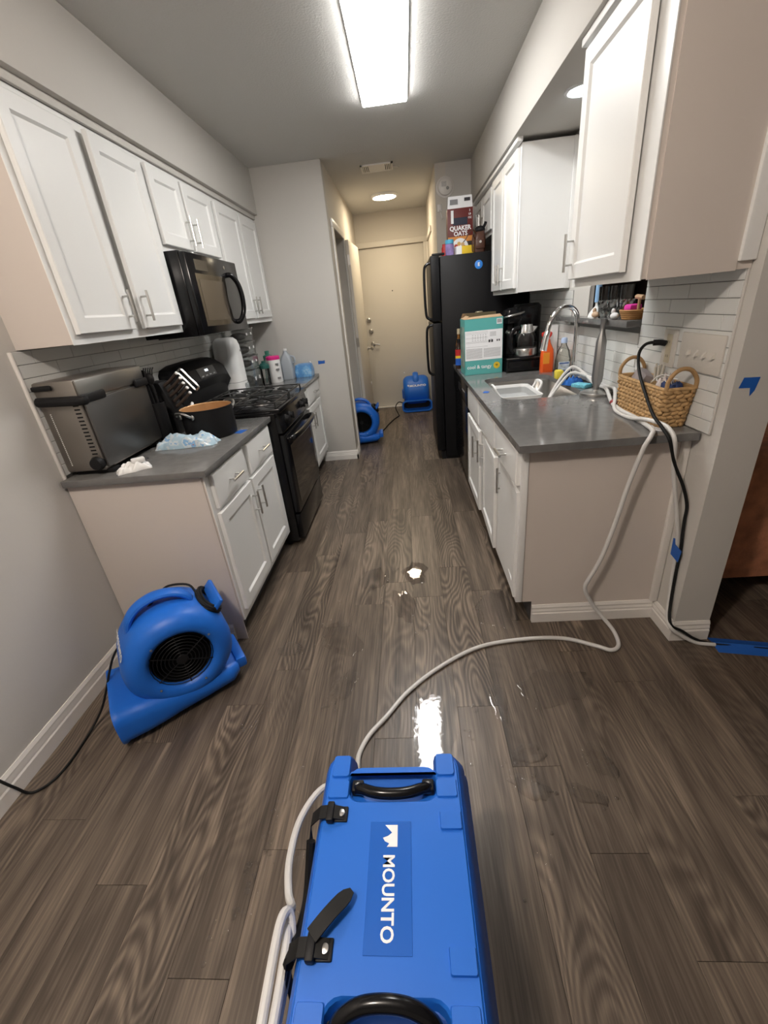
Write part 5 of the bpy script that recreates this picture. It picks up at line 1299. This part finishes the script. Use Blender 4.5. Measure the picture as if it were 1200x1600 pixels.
nt.links.new(tcw.outputs['Object'], nw.inputs['Vector']); nt.links.new(nw.outputs['Fac'], bw.inputs['Height'])
for nd in nt.nodes:
    if nd.type in ('BSDF_GLOSSY', 'FRESNEL'): nt.links.new(bw.outputs['Normal'], nd.inputs['Normal'])
PD = [('largest water puddle, mirroring the ceiling panel behind the dehumidifier', -.02, 1.10, .105, .30, 1, 0),
      ('puddle with a white light spot in the middle of the aisle', -.045, 2.16, .075, .11, 2, .2),
      ('puddle beside the bright aisle spot, toward the stove', -.29, 2.12, .07, .12, 3, 0),
      ('thin puddle just in front of the bright aisle spot', -.11, 1.86, .05, .16, 4, .2),
      ('puddle patch right of the dehumidifier, the larger far one', .325, 1.00, .060, .035, 5, .3),
      ('puddle patch right of the dehumidifier, the lower left one', .30, .885, .075, .030, 6, -.5),
      ('puddle patch farthest right of the dehumidifier', .47, .86, .055, .030, 7, -.3),
      ('narrow puddle standing between the hose and the far puddle patch', .265, 1.22, .030, .10, 8, 0),
      ('faint puddle in the right half of the floor below the hose', .50, 1.28, .14, .09, 9, .4),
      ('puddle patch left of the hose toward the nearest air mover', -.37, 1.33, .050, .075, 10, -.6),
      ('puddle patch near the toe of the left cabinet', -.66, 1.56, .06, .05, 11, .2),
      ('faint puddle on the aisle floor at the left cabinet corner', -.42, 1.62, .085, .13, 12, .3),
      ('wide faint wet patch by the right cabinet toe', .36, 1.78, .09, .17, 13, 0),
      ('small puddle left of the dehumidifier', -.42, .64, .035, .055, 14, .4),
      ('small puddle on the right in front of the column', .55, .97, .045, .06, 15, .8)]
for lab, x, y, rx, ry, sd, rz in PD: puddle(lab, x, y, rx, ry, sd, rz)
# trails of loose droplets
b = MB(); r = random.Random(21)
for x0, y0, x1, y1, n in ((-.42, 1.20, -.33, 1.38, 26), (-.55, .55, -.48, 1.02, 30), (-.45, .35, -.38, .66, 24), (-.62, .45, -.52, .75, 22), (.10, .95, .16, 1.25, 14), (.22, .55, .34, .75, 8), (-.60, 1.9, -.56, 2.05, 8), (-.30, 2.0, -.1, 2.3, 22), (-.25, 1.95, -.06, 1.72, 20), (-.66, 1.50, -.45, 1.9, 12), (.20, 1.0, .40, .84, 12), (.40, .90, .56, .82, 8), (-.78, 1.08, -.66, 1.30, 12), (.08, 2.1, .12, 2.25, 6), (-.05, 1.62, .02, 1.68, 8), (-.70, 1.75, -.52, 1.60, 8)):
    for i in range(n):
        q = r.random(); x = x0 + (x1 - x0) * q + r.uniform(-.03, .03); y = y0 + (y1 - y0) * q + r.uniform(-.03, .03)
        s = r.uniform(.003, .0095)
        b.lathe([(s, .0001), (s * .85, .0011), (s * .45, .0018), (s * .02, .002)], (x, y, .0002), 8, cap0=False)
o = b.build('water_droplets', M_WATER, None, angle=80); o['kind'] = 'stuff'; tag(o, 'scattered water droplets and splashes across the floor', 'water')
